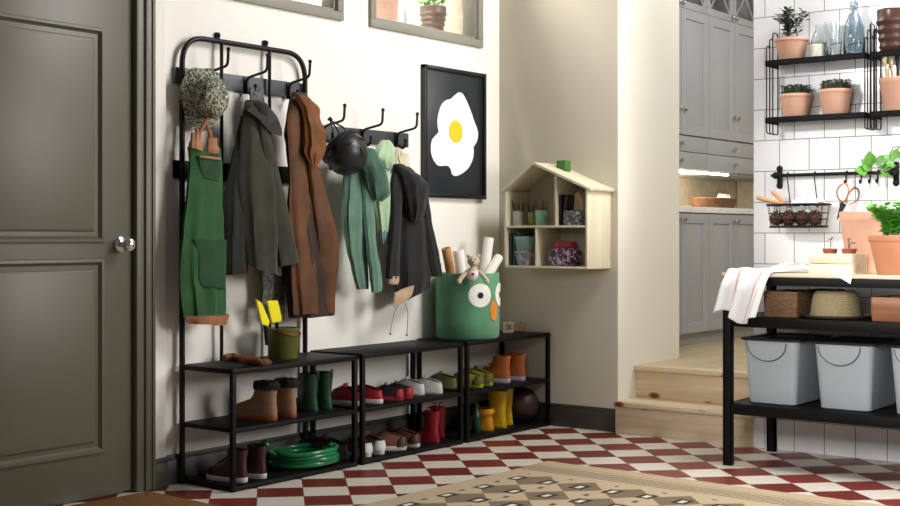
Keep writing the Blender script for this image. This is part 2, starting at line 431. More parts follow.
tag(obj('napkin', bm, white, None, True, at=q), 'crumpled white napkin in the brown kitchen tray', 'napkin')
# things behind the glass doors
for j, (dx, dz, c) in enumerate(((1.69, 2.625, 'b98c62'), (2.0, 2.625, 'c0bdb5'), (2.12, 2.625, '96663e'), (2.42, 2.625, 'a8a095'))):
    bm = B(); lathe(bm, [(.04, 0), (.06, .03), (.065, .09), (.05, .13), (.045, .13), (.055, .09), (.04, .02)], (dx, KY+.15, 2.607), 24)
    tag(obj('serving_bowl', bm, mat('glazed ware %d' % j, c, .3), None, True, at=(dx, KY+.15, 2.607)), ['brown bowl behind the leftmost glass cabinet door', 'pale bowl behind the middle glass cabinet door', 'brown bowl behind the middle glass door near its joint', 'grey bowl behind the rightmost glass cabinet door'][j], 'bowl')

# ------------------------------------------------------------------ shoe benches and coat rack
X0, L, G, YFr, YRr, HB = -2.4548, .7853, .0565, -.3269, -.004, .527
ZM, ZL = .272, .023
def bench_parts(par, tall=False):
    pr = .0115
    def leg(x, y, h): obj('leg', box(B(), (x-pr, y-pr, 0), (x+pr, y+pr, h), .004), black, par)
    for x in (0, L):
        leg(x, YFr, HB - .004)
        if not tall: leg(x, YRr - .0, HB - .004)
    for nm, z, th in (('top', HB, .022), ('shelf', ZM, .02), ('shelf', ZL, .02)):
        bm = B(); e = .0 if nm == 'top' else .012
        box(bm, (-.012+e, YFr-.012+e*.3, z-.006), (L+.012-e, YRr+.008, z), .003)
        box(bm, (-.012+e, YFr-.013, z-th), (L+.012-e, YFr-.002, z-.001), .003); box(bm, (-.012+e, YRr-.004, z-th), (L+.012-e, YRr+.008, z-.001), .003)
        box(bm, (-.012+e, YFr-.01, z-th), (-.002+e, YRr+.006, z-.001), .003); box(bm, (L+.002-e, YFr-.01, z-th), (L+.012-e, YRr+.006, z-.001), .003)
        obj(nm, bm, black, par)
    if not tall:
        for x in (0, L): obj('foot', lathe(B(), [(.012, 0), (.013, .003), (.011, .006)], (x, YFr, 0), 16), black, par)
def hook(par, x, y, z, rod=.0065, drop=.05, name='hook'):
    bm = B(); box(bm, (x-.011, y-.006, z-.045), (x+.011, y, z+.035), .003)
    tube(bm, fillet([(x, y-.006, z-.03), (x, y-.014, z-.02), (x, y-.016, z+.03), (x, y-.145, z+.052), (x, y-.15, z+.125)], .022), rod, 8)
    tube(bm, fillet([(x, y-.006, z-.03), (x, y-.05, z-.055), (x, y-.068, z-.035), (x, y-.07, z-.012)], .015), rod, 8)
    for q in ((x, y-.15, z+.125), (x, y-.07, z-.012)): bmesh.ops.create_uvsphere(bm, u_segments=10, v_segments=6, radius=rod*1.5, matrix=Matrix.Translation(q))
    return obj(name, bm, blackrod, par)
rack = thing('coat_rack', 'tall black steel coat rack with rounded top and shoe bench', 'coat rack', (X0, 0, 0))
bench_parts(rack, True)
bm = B(); tube(bm, fillet([(0, YRr, 0), (0, YRr, 1.985), (L, YRr, 1.985), (L, YRr, 0)], .13, 10), .0125, 12); obj('frame', bm, blackrod, rack)
slatm = mat('dark grey rack slat', '55555c', .4, 0, .1)
for z0, z1, m in ((1.772, 1.846, slatm), (1.352, 1.433, black)):
    obj('slat', box(B(), (-.03, .0135, z0), (L+.02, .026, z1), .003), m, rack)
for px in (221, 269):
    x = PY(px, 100, YRr).x - X0
    obj('upright_rod', tube(B(), [(x, YRr-.004, HB), (x, YRr-.004, 1.985)], .0085, 10), blackrod, rack)
    bm = B(); box(bm, (x-.011, .012, 1.995), (x+.011, .029, 2.03), .005); lathe(bm, [(.008, 0), (.008, .005), (.004, .007)], (x, .012, 2.016), 16, (0, -1, 0)); tube(bm, [(x, .012, 1.985), (x, .012, 2.0)], .008)
    obj('wall_bracket', bm, black, rack)
for px, py in ((206, 78), (245.5, 84), (288, 90)):
    x = PY(px, py, .01).x - X0; hook(rack, x, .0135, 1.806)
# rear posts reach the floor by the frame tube; second and third bench
b2 = thing('shoe_bench', 'low black steel shoe bench in the middle of the row', 'shoe bench', (X0 + L + G, 0, 0), 0, 'low black shoe benches')
HB += .005; bench_parts(b2)
HB += .005
b3 = thing('shoe_bench', 'low black steel shoe bench at the right end under the owl basket', 'shoe bench', (X0 + 2*(L+G), 0, 0), 0, 'low black shoe benches')
bench_parts(b3)
HB3 = HB; HB -= .010
# wall hook rail
hr = thing('wall_hook_rail', 'dark wall board with three coat hooks beside the egg picture', 'hook rail', (-1.17, WY, 1.615))
obj('board', box(B(), (-1.565, .012, 1.576), (-.842, .029, 1.652), .003), mat('charcoal board', '3b3b40', .45), hr, True, at=hr.location)
for x in (-1.528, -1.236, -.955):
    o = hook(hr, x, .012, 1.616); o.data.transform(Matrix.Translation(-hr.location))

# ------------------------------------------------------------------ hanging things
def cloth_mat(name, h, h2=None, rough=.85, var=.25, vs=10, bump=.15, bs=250, sheen=.2): return mat(name, h, rough, 0, var, vs, bump, bs, h2, .3, (1, 1, 1), sheen)
def base_of(px, py, Y): return PY(px, py, Y)
# camouflage bucket hat
def camo():
    k = NT('camouflage cotton'); p = k.obj()
    n1 = k.noise(p, 85, 2, .5); n2 = k.noise(k.scale(p, (1, 1.2, .9)), 110, 2, .5)
    c = k.ramp(n1, [(.40, lin('505240')), (.44, lin('989a84')), (.6, lin('b8baa6'))]); c.node.color_ramp.interpolation = 'CONSTANT'
    c2 = k.mix(k.math('GREATER_THAN', n2, .56), c, lin('34352a'))
    k.link(c2, k.b.inputs['Base Color']); k.b.inputs['Roughness'].default_value = .9; k.bump(n1, .2); return k.m
hc = PY(209, 98, -.10)
ax = Vector((-.12, -1, -.10)).normalized()
t = thing('bucket_hat', 'camouflage bucket hat hanging on the left rack hook', 'hat', hc)
cm = camo()
wob = lambda a, z: .05*math.sin(3*a+.5) + .03*math.sin(7*a)
c0 = hc - ax * .035
bm = B(); lathe(bm, [(.080, .03), (.105, .012), (.136, -.008), (.140, -.010), (.139, -.014), (.106, .004), (.078, .02)], c0, 48, ax, False, False, sx=.86, sy=1.0, fn=wob)
obj('brim', bm, cm, t, True, at=hc)
bm = B(); lathe(bm, [(.081, .02), (.09, .035), (.087, .06), (.083, .085), (.07, .1), (.04, .106), (.01, .107)], c0, 48, ax, False, True, sx=.86, sy=1.0, fn=lambda a, z: .03*math.sin(4*a+z*20)+.02*math.sin(9*a)); obj('crown', bm, cm, t, True, at=hc)
# green apron with leather straps
green = cloth_mat('green canvas', '285c2a', '1b4222', .8); greend = cloth_mat('dark green canvas', '214d28', '183a1e'); leather = mat('tan leather', 'a06a48', .65, 0, .3, 20, .2, 60)
b0 = PY(205, 320, -.11)
t = thing('apron', 'green canvas apron with leather trim hanging at rack left', 'apron', b0)
rows = [(147, 190, 219), (158, 191, 219), (190, 189, 221), (230, 185, 222), (262, 181, 224), (292, 183, 225), (316, 186, 225)]
obj('bib', cloth(B(), rows, -.11, .22, 4, .16, 3), green, t, True, at=b0)
rows = [(196, 239, 224, 240), (200, 255, 224.5, 256), (200, 275, 224.5, 276), (203, 286, 224, 289)]
obj('pocket', cloth(B(), rows, -.134, .12, 3, .05, 4, open_bottom=False, crease=.002), greend, t, True, at=b0)
rows = [(200, 158, 219, 160), (201, 168, 219.5, 170), (204, 178, 218, 181)]
obj('pocket', cloth(B(), rows, -.130, .12, 3, .05, 5, open_bottom=False, crease=.002), greend, t, True, at=b0)
bm = cloth(B(), [(200, 156, 219, 157), (200, 158, 219, 159.5)], -.134, .18, 3, .03, 5, open_bottom=False, crease=.001)
obj('pocket_trim', bm, leather, t, True, at=b0)
bm = cloth(B(), [(186, 315, 226, 316), (188, 320, 226, 321), (190, 323, 226, 326)], -.112, .24, 4, .14, 6)
obj('hem_trim', bm, leather, t, True, at=b0)
bm = B()
for pts in (((196, 128), (198, 135), (197, 147)), ((208, 118), (200, 132), (199, 146)), ((205, 120), (210, 134), (213, 148))):
    tube(bm, [PY(x, y, -.12) for x, y in pts], .009, 8)
for cx, cy in ((195, 144), (211, 147)):
    bm2 = cloth(B(), [(cx-5, cy-3, cx+6, cy-3), (cx-6, cy+1, cx+8, cy+1), (cx-5, cy+4, cx+8, cy+6)], -.125, .5, 4, .1, cx, crease=.006); merge(bm, bm2)
obj('neck_strap', bm, leather, t, True, at=b0)
# grey knitted scarf behind the coat
tweed = mat('grey tweed knit', '8b8b84', .95, 0, .5, 120, .6, 260, '33332f', .2, (1, 1, .5))
b0 = PY(274, 300, -.06)
t = thing('knitted_scarf', 'grey flecked knitted scarf hanging behind the dark green coat', 'scarf', b0)
obj('scarf_body', cloth(B(), [(88, 250, 263), (100, 250, 263), (140, 252, 268), (200, 258, 276), (260, 260, 284), (290, 262, 285), (306, 262, 285)], -.05, .22, 4, .2, 8), tweed, t, True, at=b0)
bm = B()
for k in range(9):
    x = 263.5 + k * 2.5; tube(bm, [PY(x, 303, -.055), PY(x + .5, 310, -.06), PY(x, 318 + (k % 3), -.055)], .003, 6)
obj('fringe', bm, tweed, t, True, at=b0)
# dark green coat
coatm = cloth_mat('dark moss wool', '3b3b2e', '2c2c22', .9, .2, 8); coatd = cloth_mat('dark moss wool with fold shade', '201f1a', '171813')  # coatd: the same wool, fold shade put into its colour
b0 = PY(262, 268, -.12)
t = thing('long_coat', 'dark moss green coat hanging in the middle of the rack', 'coat', b0)
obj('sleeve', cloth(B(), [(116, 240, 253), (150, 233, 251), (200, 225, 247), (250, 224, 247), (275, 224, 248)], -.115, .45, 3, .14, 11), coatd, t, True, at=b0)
obj('coat_body', cloth(B(), [(246, 101, 258, 101), (243, 112, 262, 112), (240, 140, 269, 140), (236, 180, 277, 180), (239, 225, 281, 225), (244, 262, 281, 276)], -.135, .42, 3, .13, 12), coatm, t, True, at=b0)
obj('sleeve', cloth(B(), [(255, 106, 263, 106), (258, 130, 269, 130), (263, 170, 280, 170), (268, 210, 289, 210), (274, 245, 297, 245), (278, 268, 301, 263)], -.165, .5, 2, .12, 13), coatm, t, True, at=b0)
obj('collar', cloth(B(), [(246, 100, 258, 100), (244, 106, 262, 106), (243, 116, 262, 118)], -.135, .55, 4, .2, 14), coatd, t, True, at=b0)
# dark cap over the coat
capm = cloth_mat('charcoal green cotton', '20221d', '181a15')
hc = PY(262, 112, -.165)
t = thing('peaked_cap', 'dark peaked cap hanging in front of the moss coat', 'cap', hc)
bm = B(); lathe(bm, [(.05, 0), (.053, .012), (.049, .035), (.034, .052), (.013, .06), (.003, .061)], PY(257, 113, -.135), 32, (.1, -.2, .9), True, True, fn=lambda a, z: .025*math.sin(5*a)); obj('crown', bm, capm, t, True, at=hc)
bm = B()
o = PY(262, 108, -.15); dirs = []
ring0, ring1 = [], []
pa = [PY(x, y, -.15) for x, y in ((253, 104), (262, 103.5), (270, 108), (277, 117), (281, 128), (281.5, 134))]
pb = [PY(x, y, -.19) for x, y in ((247, 110), (253, 114), (259, 119), (265, 126), (271, 132), (280, 135.5))]
def strip(bm, A, Bp, th=(0, -.004, -.004)):
    a = [bm.verts.new(p) for p in A]; b = [bm.verts.new(p) for p in Bp]; c = [bm.verts.new(p + Vector(th)) for p in Bp]; d = [bm.verts.new(p + Vector(th)) for p in A]
    for u, v in ((a, b), (b, c), (c, d), (d, a)): bridge(bm, u, v, False)
    bm.faces.new((a[0], b[0], c[0], d[0])); bm.faces.new((a[-1], b[-1], c[-1], d[-1]))
strip(bm, smooth_rows([tuple(p) for p in pa], 4) and [Vector(p) for p in smooth_rows([tuple(p) for p in pa], 4)], [Vector(p) for p in smooth_rows([tuple(p) for p in pb], 4)])
obj('peak', bm, capm, t, True, at=hc)
# brown jacket
brown = cloth_mat('rust brown waxed canvas', '814c1e', '543112', .6, .3, 7, .2, 120, .1); brownd = cloth_mat('rust brown waxed canvas in shade', '38210f', '24150b', .6, .3, 7, .2, 120, .1)  # brownd: same canvas with the lower jacket's shade put into its colour
b0 = PY(312, 316, -.12)
t = thing('brown_jacket', 'rust brown waxed jacket hanging at the right end of the rack', 'jacket', b0)
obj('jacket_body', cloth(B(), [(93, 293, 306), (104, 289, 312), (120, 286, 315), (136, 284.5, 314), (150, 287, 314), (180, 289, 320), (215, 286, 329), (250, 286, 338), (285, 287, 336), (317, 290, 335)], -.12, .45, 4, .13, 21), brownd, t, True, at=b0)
obj('sleeve', cloth(B(), [(97, 292, 306), (120, 288, 306), (150, 289, 306), (190, 290, 309), (235, 291, 316), (280, 292, 320), (314, 294, 321)], -.16, .3, 3, .16, 22), cloth_mat('rust brown waxed canvas part shaded', '683d18', '452910', .6, .3, 7, .2, 120, .1), t, True, at=b0)  # sleeve brown has part of the jacket's shade mixed into its colour
obj('hood', cloth(B(), [(94, 295, 307), (104, 298, 318), (118, 302, 324), (138, 304, 329.5), (152, 305, 328), (161, 308, 323), (168, 311, 317)], -.20, .55, 5, .16, 23, open_bottom=False, crease=.013), brown, t, True, at=b0)
obj('sleeve', cloth(B(), [(168, 307, 320), (200, 309, 327), (235, 312, 337), (262, 316, 338.5), (290, 320, 336), (313, 323, 336)], -.17, .5, 3, .14, 24), MATS['rust brown waxed canvas part shaded'], t, True, at=b0)
# helmet
helm = mat('matt black helmet shell', '232427', .38, 0, .1); hd = mat('black vent', '08080a', .6)
hc = PY(346, 153, -.15)
t = thing('bicycle_helmet', 'black bicycle helmet hanging by its straps on the wall hook', 'helmet', hc)
axh = Vector((.22, -.62, -.72)).normalized()
bm = B(); lathe(bm, [(.112, -.05), (.124, -.03), (.128, 0), (.12, .04), (.096, .075), (.055, .097), (.012, .104)], hc, 40, axh, True, True, sx=1.08, sy=.86); obj('shell', bm, helm, t, True, at=hc)
bm = B(); lathe(bm, [(.1, -.05), (.115, -.06), (.128, -.05), (.130, -.036), (.122, -.03)], hc, 40, axh, False, False, sx=1.08, sy=.86); obj('rim', bm, hd, t, True, at=hc)
R = Vector((0, 0, 1)).rotation_difference(axh).to_matrix()
for k in range(7):
    a0 = 2*PI*k/7 + .2
    pts = [hc + R @ Vector((.1275*math.cos(a0 + q)*1.08, .1275*math.sin(a0 + q)*.86, .012 - .02*q)) for q in (-.24, -.12, 0, .12, .24)]
    obj('vent', tube(B(), pts, [.003, .007, .008, .007, .003], 8), hd, t, True, at=hc)
    pts = [hc + R @ Vector((r*math.cos(a0+.45)*1.08, r*math.sin(a0+.45)*.86, z)) for r, z in ((.112, .055), (.1, .07), (.078, .087))]
    if k % 2 == 0: obj('vent', tube(B(), pts, [.003, .008, .003], 8), hd, t, True, at=hc)
bm = B(); tipx = PY(330, 120, -.13)
for q in ((335, 143), (343, 139), (355, 136)): tube(bm, [tipx, (tipx + PY(q[0], q[1], -.15)) / 2 + Vector((0, -.004, .003)), PY(q[0], q[1] + 6, -.15)], .0045, 6)
tube(bm, [tipx + Vector((0, -.012, .0)), tipx + Vector((0, 0, .012)), tipx + Vector((0, .012, 0))], .006, 6)
obj('chin_strap', bm, hd, t, True, at=hc)
# mint hoodie (behind) and sage hoodie
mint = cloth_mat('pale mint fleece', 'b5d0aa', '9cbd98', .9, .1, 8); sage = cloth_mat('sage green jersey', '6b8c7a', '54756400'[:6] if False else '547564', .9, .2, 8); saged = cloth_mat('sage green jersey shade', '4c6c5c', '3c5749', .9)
b0 = PY(384, 243, -.10)
t = thing('mint_hoodie', 'pale mint hooded top hanging between sage hoodie and black jacket', 'hoodie', b0)
obj('top_body', cloth(B(), [(165, 374, 392), (178, 372, 395), (195, 372, 397), (215, 375, 395), (232, 378, 392)], -.13, .5, 4, .12, 31), mint, t, True, at=b0)
obj('hood', cloth(B(), [(141, 379, 388), (147, 374, 392), (155, 370, 394), (163, 371, 394), (170, 379, 392)], -.16, .6, 4, .12, 32, open_bottom=False, crease=.010), mint, t, True, at=b0)
obj('cuff', cloth(B(), [(231, 378, 392), (238, 380, 391), (245, 382, 389)], -.13, .5, 6, .22, 33), cloth_mat('blue grey rib', '7fa3a0'), t, True, at=b0)
b0 = PY(362, 290, -.12)
t = thing('sage_hoodie', 'sage green hooded sweatshirt hanging below the black helmet', 'hoodie', b0)
obj('sweatshirt_body', cloth(B(), [(160, 352, 372), (172, 344, 374), (190, 341.5, 373), (220, 341, 370), (245, 344, 368), (268, 350, 369), (289, 356, 369)], -.105, .42, 4, .16, 34), sage, t, True, at=b0)
obj('sleeve', cloth(B(), [(180, 360, 374), (215, 362, 374.5), (245, 365, 377), (268, 368, 381), (284, 370, 382.5), (292, 371, 382)], -.15, .5, 4, .12, 35), sage, t, True, at=b0)
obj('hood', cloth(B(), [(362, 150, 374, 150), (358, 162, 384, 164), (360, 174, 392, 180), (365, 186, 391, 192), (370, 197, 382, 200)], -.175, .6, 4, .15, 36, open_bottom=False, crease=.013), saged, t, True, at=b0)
# black jacket
blk = cloth_mat('black softshell', '171719', '0f0f11', .75, .2, 8, .1); cream = cloth_mat('cream fleece lining', 'c4a98c', 'a98c70')
b0 = PY(412, 312, -.12)
t = thing('black_jacket', 'black hooded jacket with hanging cords under the right wall hook', 'jacket', b0)
obj('jacket_body', cloth(B(), [(392, 164, 404, 164), (391, 178, 420, 178), (391, 210, 428, 210), (391, 245, 432, 245), (393, 275, 434, 275), (393, 308, 432, 288)], -.11, .42, 4, .15, 41), blk, t, True, at=b0)
obj('sleeve', cloth(B(), [(170, 393, 400), (186, 390, 403), (215, 391, 402), (245, 388, 401), (268, 386, 400), (279, 386, 400)], -.17, .5, 3, .1, 42), blk, t, True, at=b0)
obj('cuff_lining', cloth(B(), [(276, 388, 399), (281, 387.5, 399), (284, 388, 398)], -.17, .5, 3, .05, 43), cream, t, True, at=b0)
obj('sleeve', cloth(B(), [(190, 416, 428), (220, 421, 432), (250, 426, 439), (276, 430, 443)], -.15, .5, 3, .12, 44), blk, t, True, at=b0)
obj('hood', cloth(B(), [(393, 163, 402, 163), (396, 170, 420, 176), (400, 185, 428, 188), (404, 200, 428.5, 202), (410, 216, 426, 218), (414, 222, 421, 222)], -.19, .6, 4, .12, 45, open_bottom=False, crease=.010), blk, t, True, at=b0)
obj('hem_lining', cloth(B(), [(399, 290, 415, 286), (396, 298, 413, 296), (394, 306, 404, 303)], -.195, .3, 3, .1, 46), cream, t, True, at=b0)
obj('collar_lining', cloth(B(), [(148, 396, 401), (156, 394, 406), (166, 395, 411)], -.11, .4, 4, .15, 47), cloth_mat('cream collar', 'd8cdb0'), t, True, at=b0)
bm = B()
for pts in (((399, 303), (394, 314), (391.5, 325), (390.3, 334)), ((405, 303), (408, 313), (407.5, 325), (406.8, 335))):
    tube(bm, [PY(x, y, -.17) for x, y in pts], .0022, 6); q = PY(*pts[-1], -.17); bmesh.ops.create_uvsphere(bm, u_segments=10, v_segments=8, radius=.006, matrix=Matrix.Translation(q))
obj('drawcord', bm, mat('pale cord', '8d857a', .8), t, True, at=b0)

# egg picture
pl, pr_, pt, pb_ = PY(423.5, 64, .01), PY(485, 72, .01), PY(423.5, 64, .01), PY(423.5, 199, .01)
x0, x1, z0, z1 = pl.x, pr_.x, pb_.z + .01, pt.z
loc = Vector(((x0+x1)/2, WY, (z0+z1)/2))
t = thing('framed_picture', 'black framed picture of a fried egg on dark ground', 'picture', loc)
bm = B(); fw = .022
box(bm, (x0, -.002, z0), (x0+fw, WY-.001, z1), .003); box(bm, (x1-fw, -.002, z0), (x1, WY-.001, z1), .003); box(bm, (x0, -.002, z0), (x1, WY-.001, z0+fw), .003); box(bm, (x0, -.002, z1-fw), (x1, WY-.001, z1), .003)
obj('frame', bm, mat('black picture frame', '121214', .3), t, True, at=loc)
obj('print', box(B(), (x0+fw*.6, .012, z0+fw*.6), (x1-fw*.6, WY-.002, z1-fw*.6), .001), mat('blue black print', '20272b', .35, 0, .05), t, True, at=loc)
egg = [(741,12),(760,16),(775,40),(790,72),(805,110),(822,160),(838,205),(838,240),(830,265),(817,285),(818,310),(813,345),(795,385),(770,410),(745,425),(725,430),(709,420),(703,398),(690,380),(668,379),(640,378),(617,350),(605,315),(604,275),(612,245),(632,222),(642,208),(637,180),(637,140),(648,95),(662,66),(682,50),(705,44),(718,30)]
pts = [PY(310+x*.2, 90+y*.2, .011) for x, y in egg]
pts = [Vector(p) for p in smooth_rows([tuple(p) for p in pts + [pts[0]]], 3)[:-1]]
obj('egg_white', poly(B(), pts, (0, -.0015, 0)), mat('egg white', 'f0f1f4', .5, 0, .02), t, False, at=loc)
yk = PY(455.6, 131.6, .009)
obj('egg_yolk', poly(B(), [yk + Vector((.064*math.cos(a*PI/16), 0, .064*math.sin(a*PI/16))) for a in range(32)], (0, -.0015, 0)), mat('egg yolk', 'e0c417', .5, 0, .03), t, False, at=loc)

# ------------------------------------------------------------------ things on the bench tops
bc = PY(283.5, 352, -.15); bc.z = HB
t = thing('metal_bucket', 'small olive green bucket with copper handle on the bench', 'bucket', bc)
og = mat('olive enamel', '666b30', .3, 0, .1)
k = .0045*2
bm = B(); lathe(bm, [(.062, 0), (.065, .004), (.074, .13), (.08, .137), (.08, .143), (.073, .143), (.062, .02)], bc, 36, cap1=True); obj('bucket_body', bm, og, t, True, at=bc)
bm = B(); tube(bm, [bc + Vector((.078*math.cos(a), .078*math.sin(a), .138 - .028*math.sin(max(0, min(PI, a + PI*.95))))) for a in [(-PI*.95 + i*PI/14) for i in range(15)]], .004, 8); obj('handle', bm, copper, t, True, at=bc)
yel = mat('bright yellow plastic', 'f2e100', .45, 0, .05); 
for j, (pts, lab) in enumerate(((((256, 299), (262, 303), (270, 322), (268, 327), (262, 324)), 'yellow hand scoop leaning left in the olive bucket'), (((267, 301), (278, 300.5), (282, 318), (281, 322), (272, 323)), 'yellow hand rake leaning right in the olive bucket'))):
    Yy = -.165 + .03*j; loc = PY(pts[-1][0], 330, Yy)
    t = thing('garden_hand_tool', lab, 'garden tool', loc)
    P = [PY(x, y, Yy) for x, y in pts]; bm = poly(B(), P, (.012, .02, 0)); bmesh.ops.bevel(bm, geom=list(bm.edges), offset=.003, segments=2, affect='EDGES'); obj('blade', bm, yel, t, True, at=loc)
    a = PY((pts[-1][0]+pts[-2][0])/2, 322, Yy+.01); bb = PY((pts[-1][0]+pts[-2][0])/2+2, 345, Yy+.01); obj('handle', tube(B(), [a, bb], .009, 8), black, t, True, at=loc)
# gloves
gl = mat('brown suede gloves', '7a4822', .85, 0, .5, 40, .4, 80)
for j, (pp, lab) in enumerate(((((224, 358), (232, 357), (243, 358)), 'brown leather work glove lying at bench back, left of pair'), (((240, 361), (252, 361), (266, 362)), 'brown leather work glove lying nearest the olive bucket'))):
    P = [PZ(x, y, HB + .018) for x, y in pp]; loc = P[1].copy(); loc.z = HB
    bm = B(); tube(bm, [P[0], (P[0]+P[1])/2 + Vector((0, 0, .004)), P[1], (P[1]+P[2])/2], [.013, .018, .02, .017], 10)
    d = (P[2] - P[1]).normalized(); s = Vector((-d.y, d.x, 0)); q = (P[1]+P[2])/2
    for i in range(4): tube(bm, [q + s*(-.018+.012*i), q + s*(-.024+.016*i) + d*.03 + Vector((0, 0, .004)), q + s*(-.026+.017*i) + d*(.055 - .006*abs(i-1)) + Vector((0, 0, -.006))], [.008, .0085, .007], 8)
    tube(bm, [P[1] + s*.01, P[1] + s*.03 + d*.01, P[1] + s*.04 + d*.03], [.009, .009, .007], 8)
    for v in bm.verts:
        v.co += noise.noise_vector(v.co*45)*.007
        if v.co.z < HB + .001: v.co.z = HB + .001
    tag(obj('work_glove', bm, gl, None, True, at=loc), lab, 'glove', 'brown work gloves')
# owl basket
ob = Vector((-.538, -.160, HB3)); R0 = .177
felt = cloth_mat('green felt', '66a07c', '578d6c', .95, .1, 6, .3, 300)
t = thing('storage_basket', 'round green felt basket with owl face on the bench', 'basket', ob)
bm = B(); lathe(bm, [(R0-.012, 0), (R0-.003, .012), (R0, .1), (R0, .25), (R0-.002, .352), (R0-.006, .357), (R0-.012, .352), (R0-.014, .25), (R0-.016, .03)], ob, 64, fn=lambda a, z: .006*math.sin(3*a+z*9)); obj('basket_body', bm, felt, t, True, at=ob)
def oncyl(px, py, r):
    rr = ray(px, py); o = CAM - ob; a = rr.x**2 + rr.y**2; b = 2*(o.x*rr.x + o.y*rr.y); c = o.x**2 + o.y**2 - r*r
    s = (-b - math.sqrt(max(0, b*b - 4*a*c))) / (2*a); return CAM + rr * s
def patch(name, ang, z, rw, rh, m, r, n=40, rot=0):
    bm = B(); rings = []
    for rad in (.02, .35, .7, 1.0):
        ring = []
        for k in range(n):
            a = 2*PI*k/n; u, v = rw*rad*math.cos(a), rh*rad*math.sin(a)
            u, v = u*math.cos(rot) - v*math.sin(rot), u*math.sin(rot) + v*math.cos(rot)
            th = ang + u / r; ring.append(ob + Vector((r*math.cos(th), r*math.sin(th), z + v)))
        rings.append(ring)
    rings.append([ob + Vector(((p - ob).x*(r-.006)/r, (p - ob).y*(r-.006)/r, (p-ob).z)) for p in rings[-1]])
    loft(bm, rings, True, False); return obj(name, bm, m, t, True, at=ob)
ew = mat('white felt', 'f2efe6', .9); bk = mat('black felt', '101010', .8); orange = mat('orange felt', 'e08a2a', .9)
p = oncyl(480.5, 295.5, R0+.002) - ob; a1 = math.atan2(p.y, p.x); zE = p.z
patch('eye', a1, zE, .068, .064, ew, R0+.003); patch('pupil', a1, zE, .017, .017, bk, R0+.0055)
a2 = a1 + .98
patch('eye', a2, zE, .068, .064, ew, R0+.003); patch('pupil', a2, zE, .017, .017, bk, R0+.0055)
patch('beak', (a1 + a2)/2 + .03, zE - .085, .032, .055, orange, R0+.004)
# rolls and teddy in basket
rolls = [(((446, 248), (453, 285)), .026, 'kraft', 'brown kraft paper roll standing leftmost in the owl basket', .02),
         (((458, 250), (463, 285)), .030, 'white', 'short white paper roll behind the teddy bear', .0),
         (((489, 238), (483, 285)), .028, 'white', 'tallest white paper roll in the owl basket', .0),
         (((499, 257), (484, 282)), .026, 'white', 'white paper roll leaning out to the right of basket', -.05)]
kraft = mat('kraft paper', 'b88654', .8)
for (a, b), r, c, lab, dy in rolls:
    Yc = ob.y + dy; A, Bq = PY(*a, Yc), PY(*b, Yc)
    d = (Bq - A).normalized(); Bq = A + d * (min(.32, (A.z - (HB3 + .06)) / max(.2, -d.z)))
    u = d.orthogonal().normalized(); w = d.cross(u); n = 24
    def rg(p, q): return [p + (u*math.cos(2*PI*k/n) + w*math.sin(2*PI*k/n))*q for k in range(n)]
    bm = B(); loft(bm, [rg(A + d*.03, r*.55), rg(A + d*.001, r*.55), rg(A, r*.6), rg(A, r*.96), rg(A + d*.003, r), rg(Bq, r)], True, True)
    tag(obj('paper_roll', bm, kraft if c == 'kraft' else white, None, True, at=Bq), lab, 'paper roll', 'paper rolls in the owl basket')
plush = cloth_mat('cream plush', 'd8c9ae', 'c4b190', .95, .15, 20, .5, 200)
def sph(bm, c, r, sc=(1, 1, 1), M=None, u=20, v=14):
    bmesh.ops.create_uvsphere(bm, u_segments=u, v_segments=v, radius=r, matrix=Matrix.Translation(c) @ (M or Matrix.Identity(4)) @ Matrix.Diagonal((*sc, 1)))
Yt = ob.y - .155
hd_ = PY(473.5, 261, Yt); bd = PY(473, 272, Yt); tl = PY(473, 283, Yt)
t = thing('teddy_bear', 'cream teddy bear peeking over the owl basket rim', 'soft toy', tl)
toCam = (CAM - hd_); toCam.z = 0; toCam.normalize(); side = Vector((-toCam.y, toCam.x, 0))
bm = B(); sph(bm, hd_, .034, (1, .95, .92)); sph(bm, hd_ + toCam*.028 - Vector((0, 0, .008)), .015)
for s in (-1, 1): sph(bm, hd_ + side*.026*s + Vector((0, 0, .026)), .012)
sph(bm, bd - Vector((0, 0, .012)), .034, (1, .9, 1.35))
for s in (-1, 1):
    q = bd + side*.03*s + Vector((0, 0, .002)); tube(bm, [q, q + side*.02*s + toCam*.02 - Vector((0, 0, .018)), q + side*.042*s + toCam*.036 - Vector((0, 0, .045))], [.012, .012, .013], 10); sph(bm, q + side*.043*s + toCam*.037 - Vector((0, 0, .05)), .0145)
obj('body', bm, plush, t, True, at=tl)
bm = B(); sph(bm, bd - Vector((0, 0, .014)), .0355, (1, .95, 1.1)); obj('shirt', bm, mat('white shirt', 'e6e8ea', .9), t, True, at=tl)
bm = B(); q = bd + toCam*.0335 - Vector((0, 0, .012))
for s in (-1, 1): sph(bm, q + side*.004*s + Vector((0, 0, .004)), .0055)
sph(bm, q - Vector((0, 0, .002)), .006); obj('heart', bm, mat('red felt heart', 'b02338', .8), t, True, at=tl)
bm = B(); sph(bm, hd_ + toCam*.0425 - Vector((0, 0, .004)), .0045)
for s in (-1, 1): sph(bm, hd_ + toCam*.03 + side*.011*s + Vector((0, 0, .009)), .0035)
obj('face', bm, bk, t, True, at=tl)
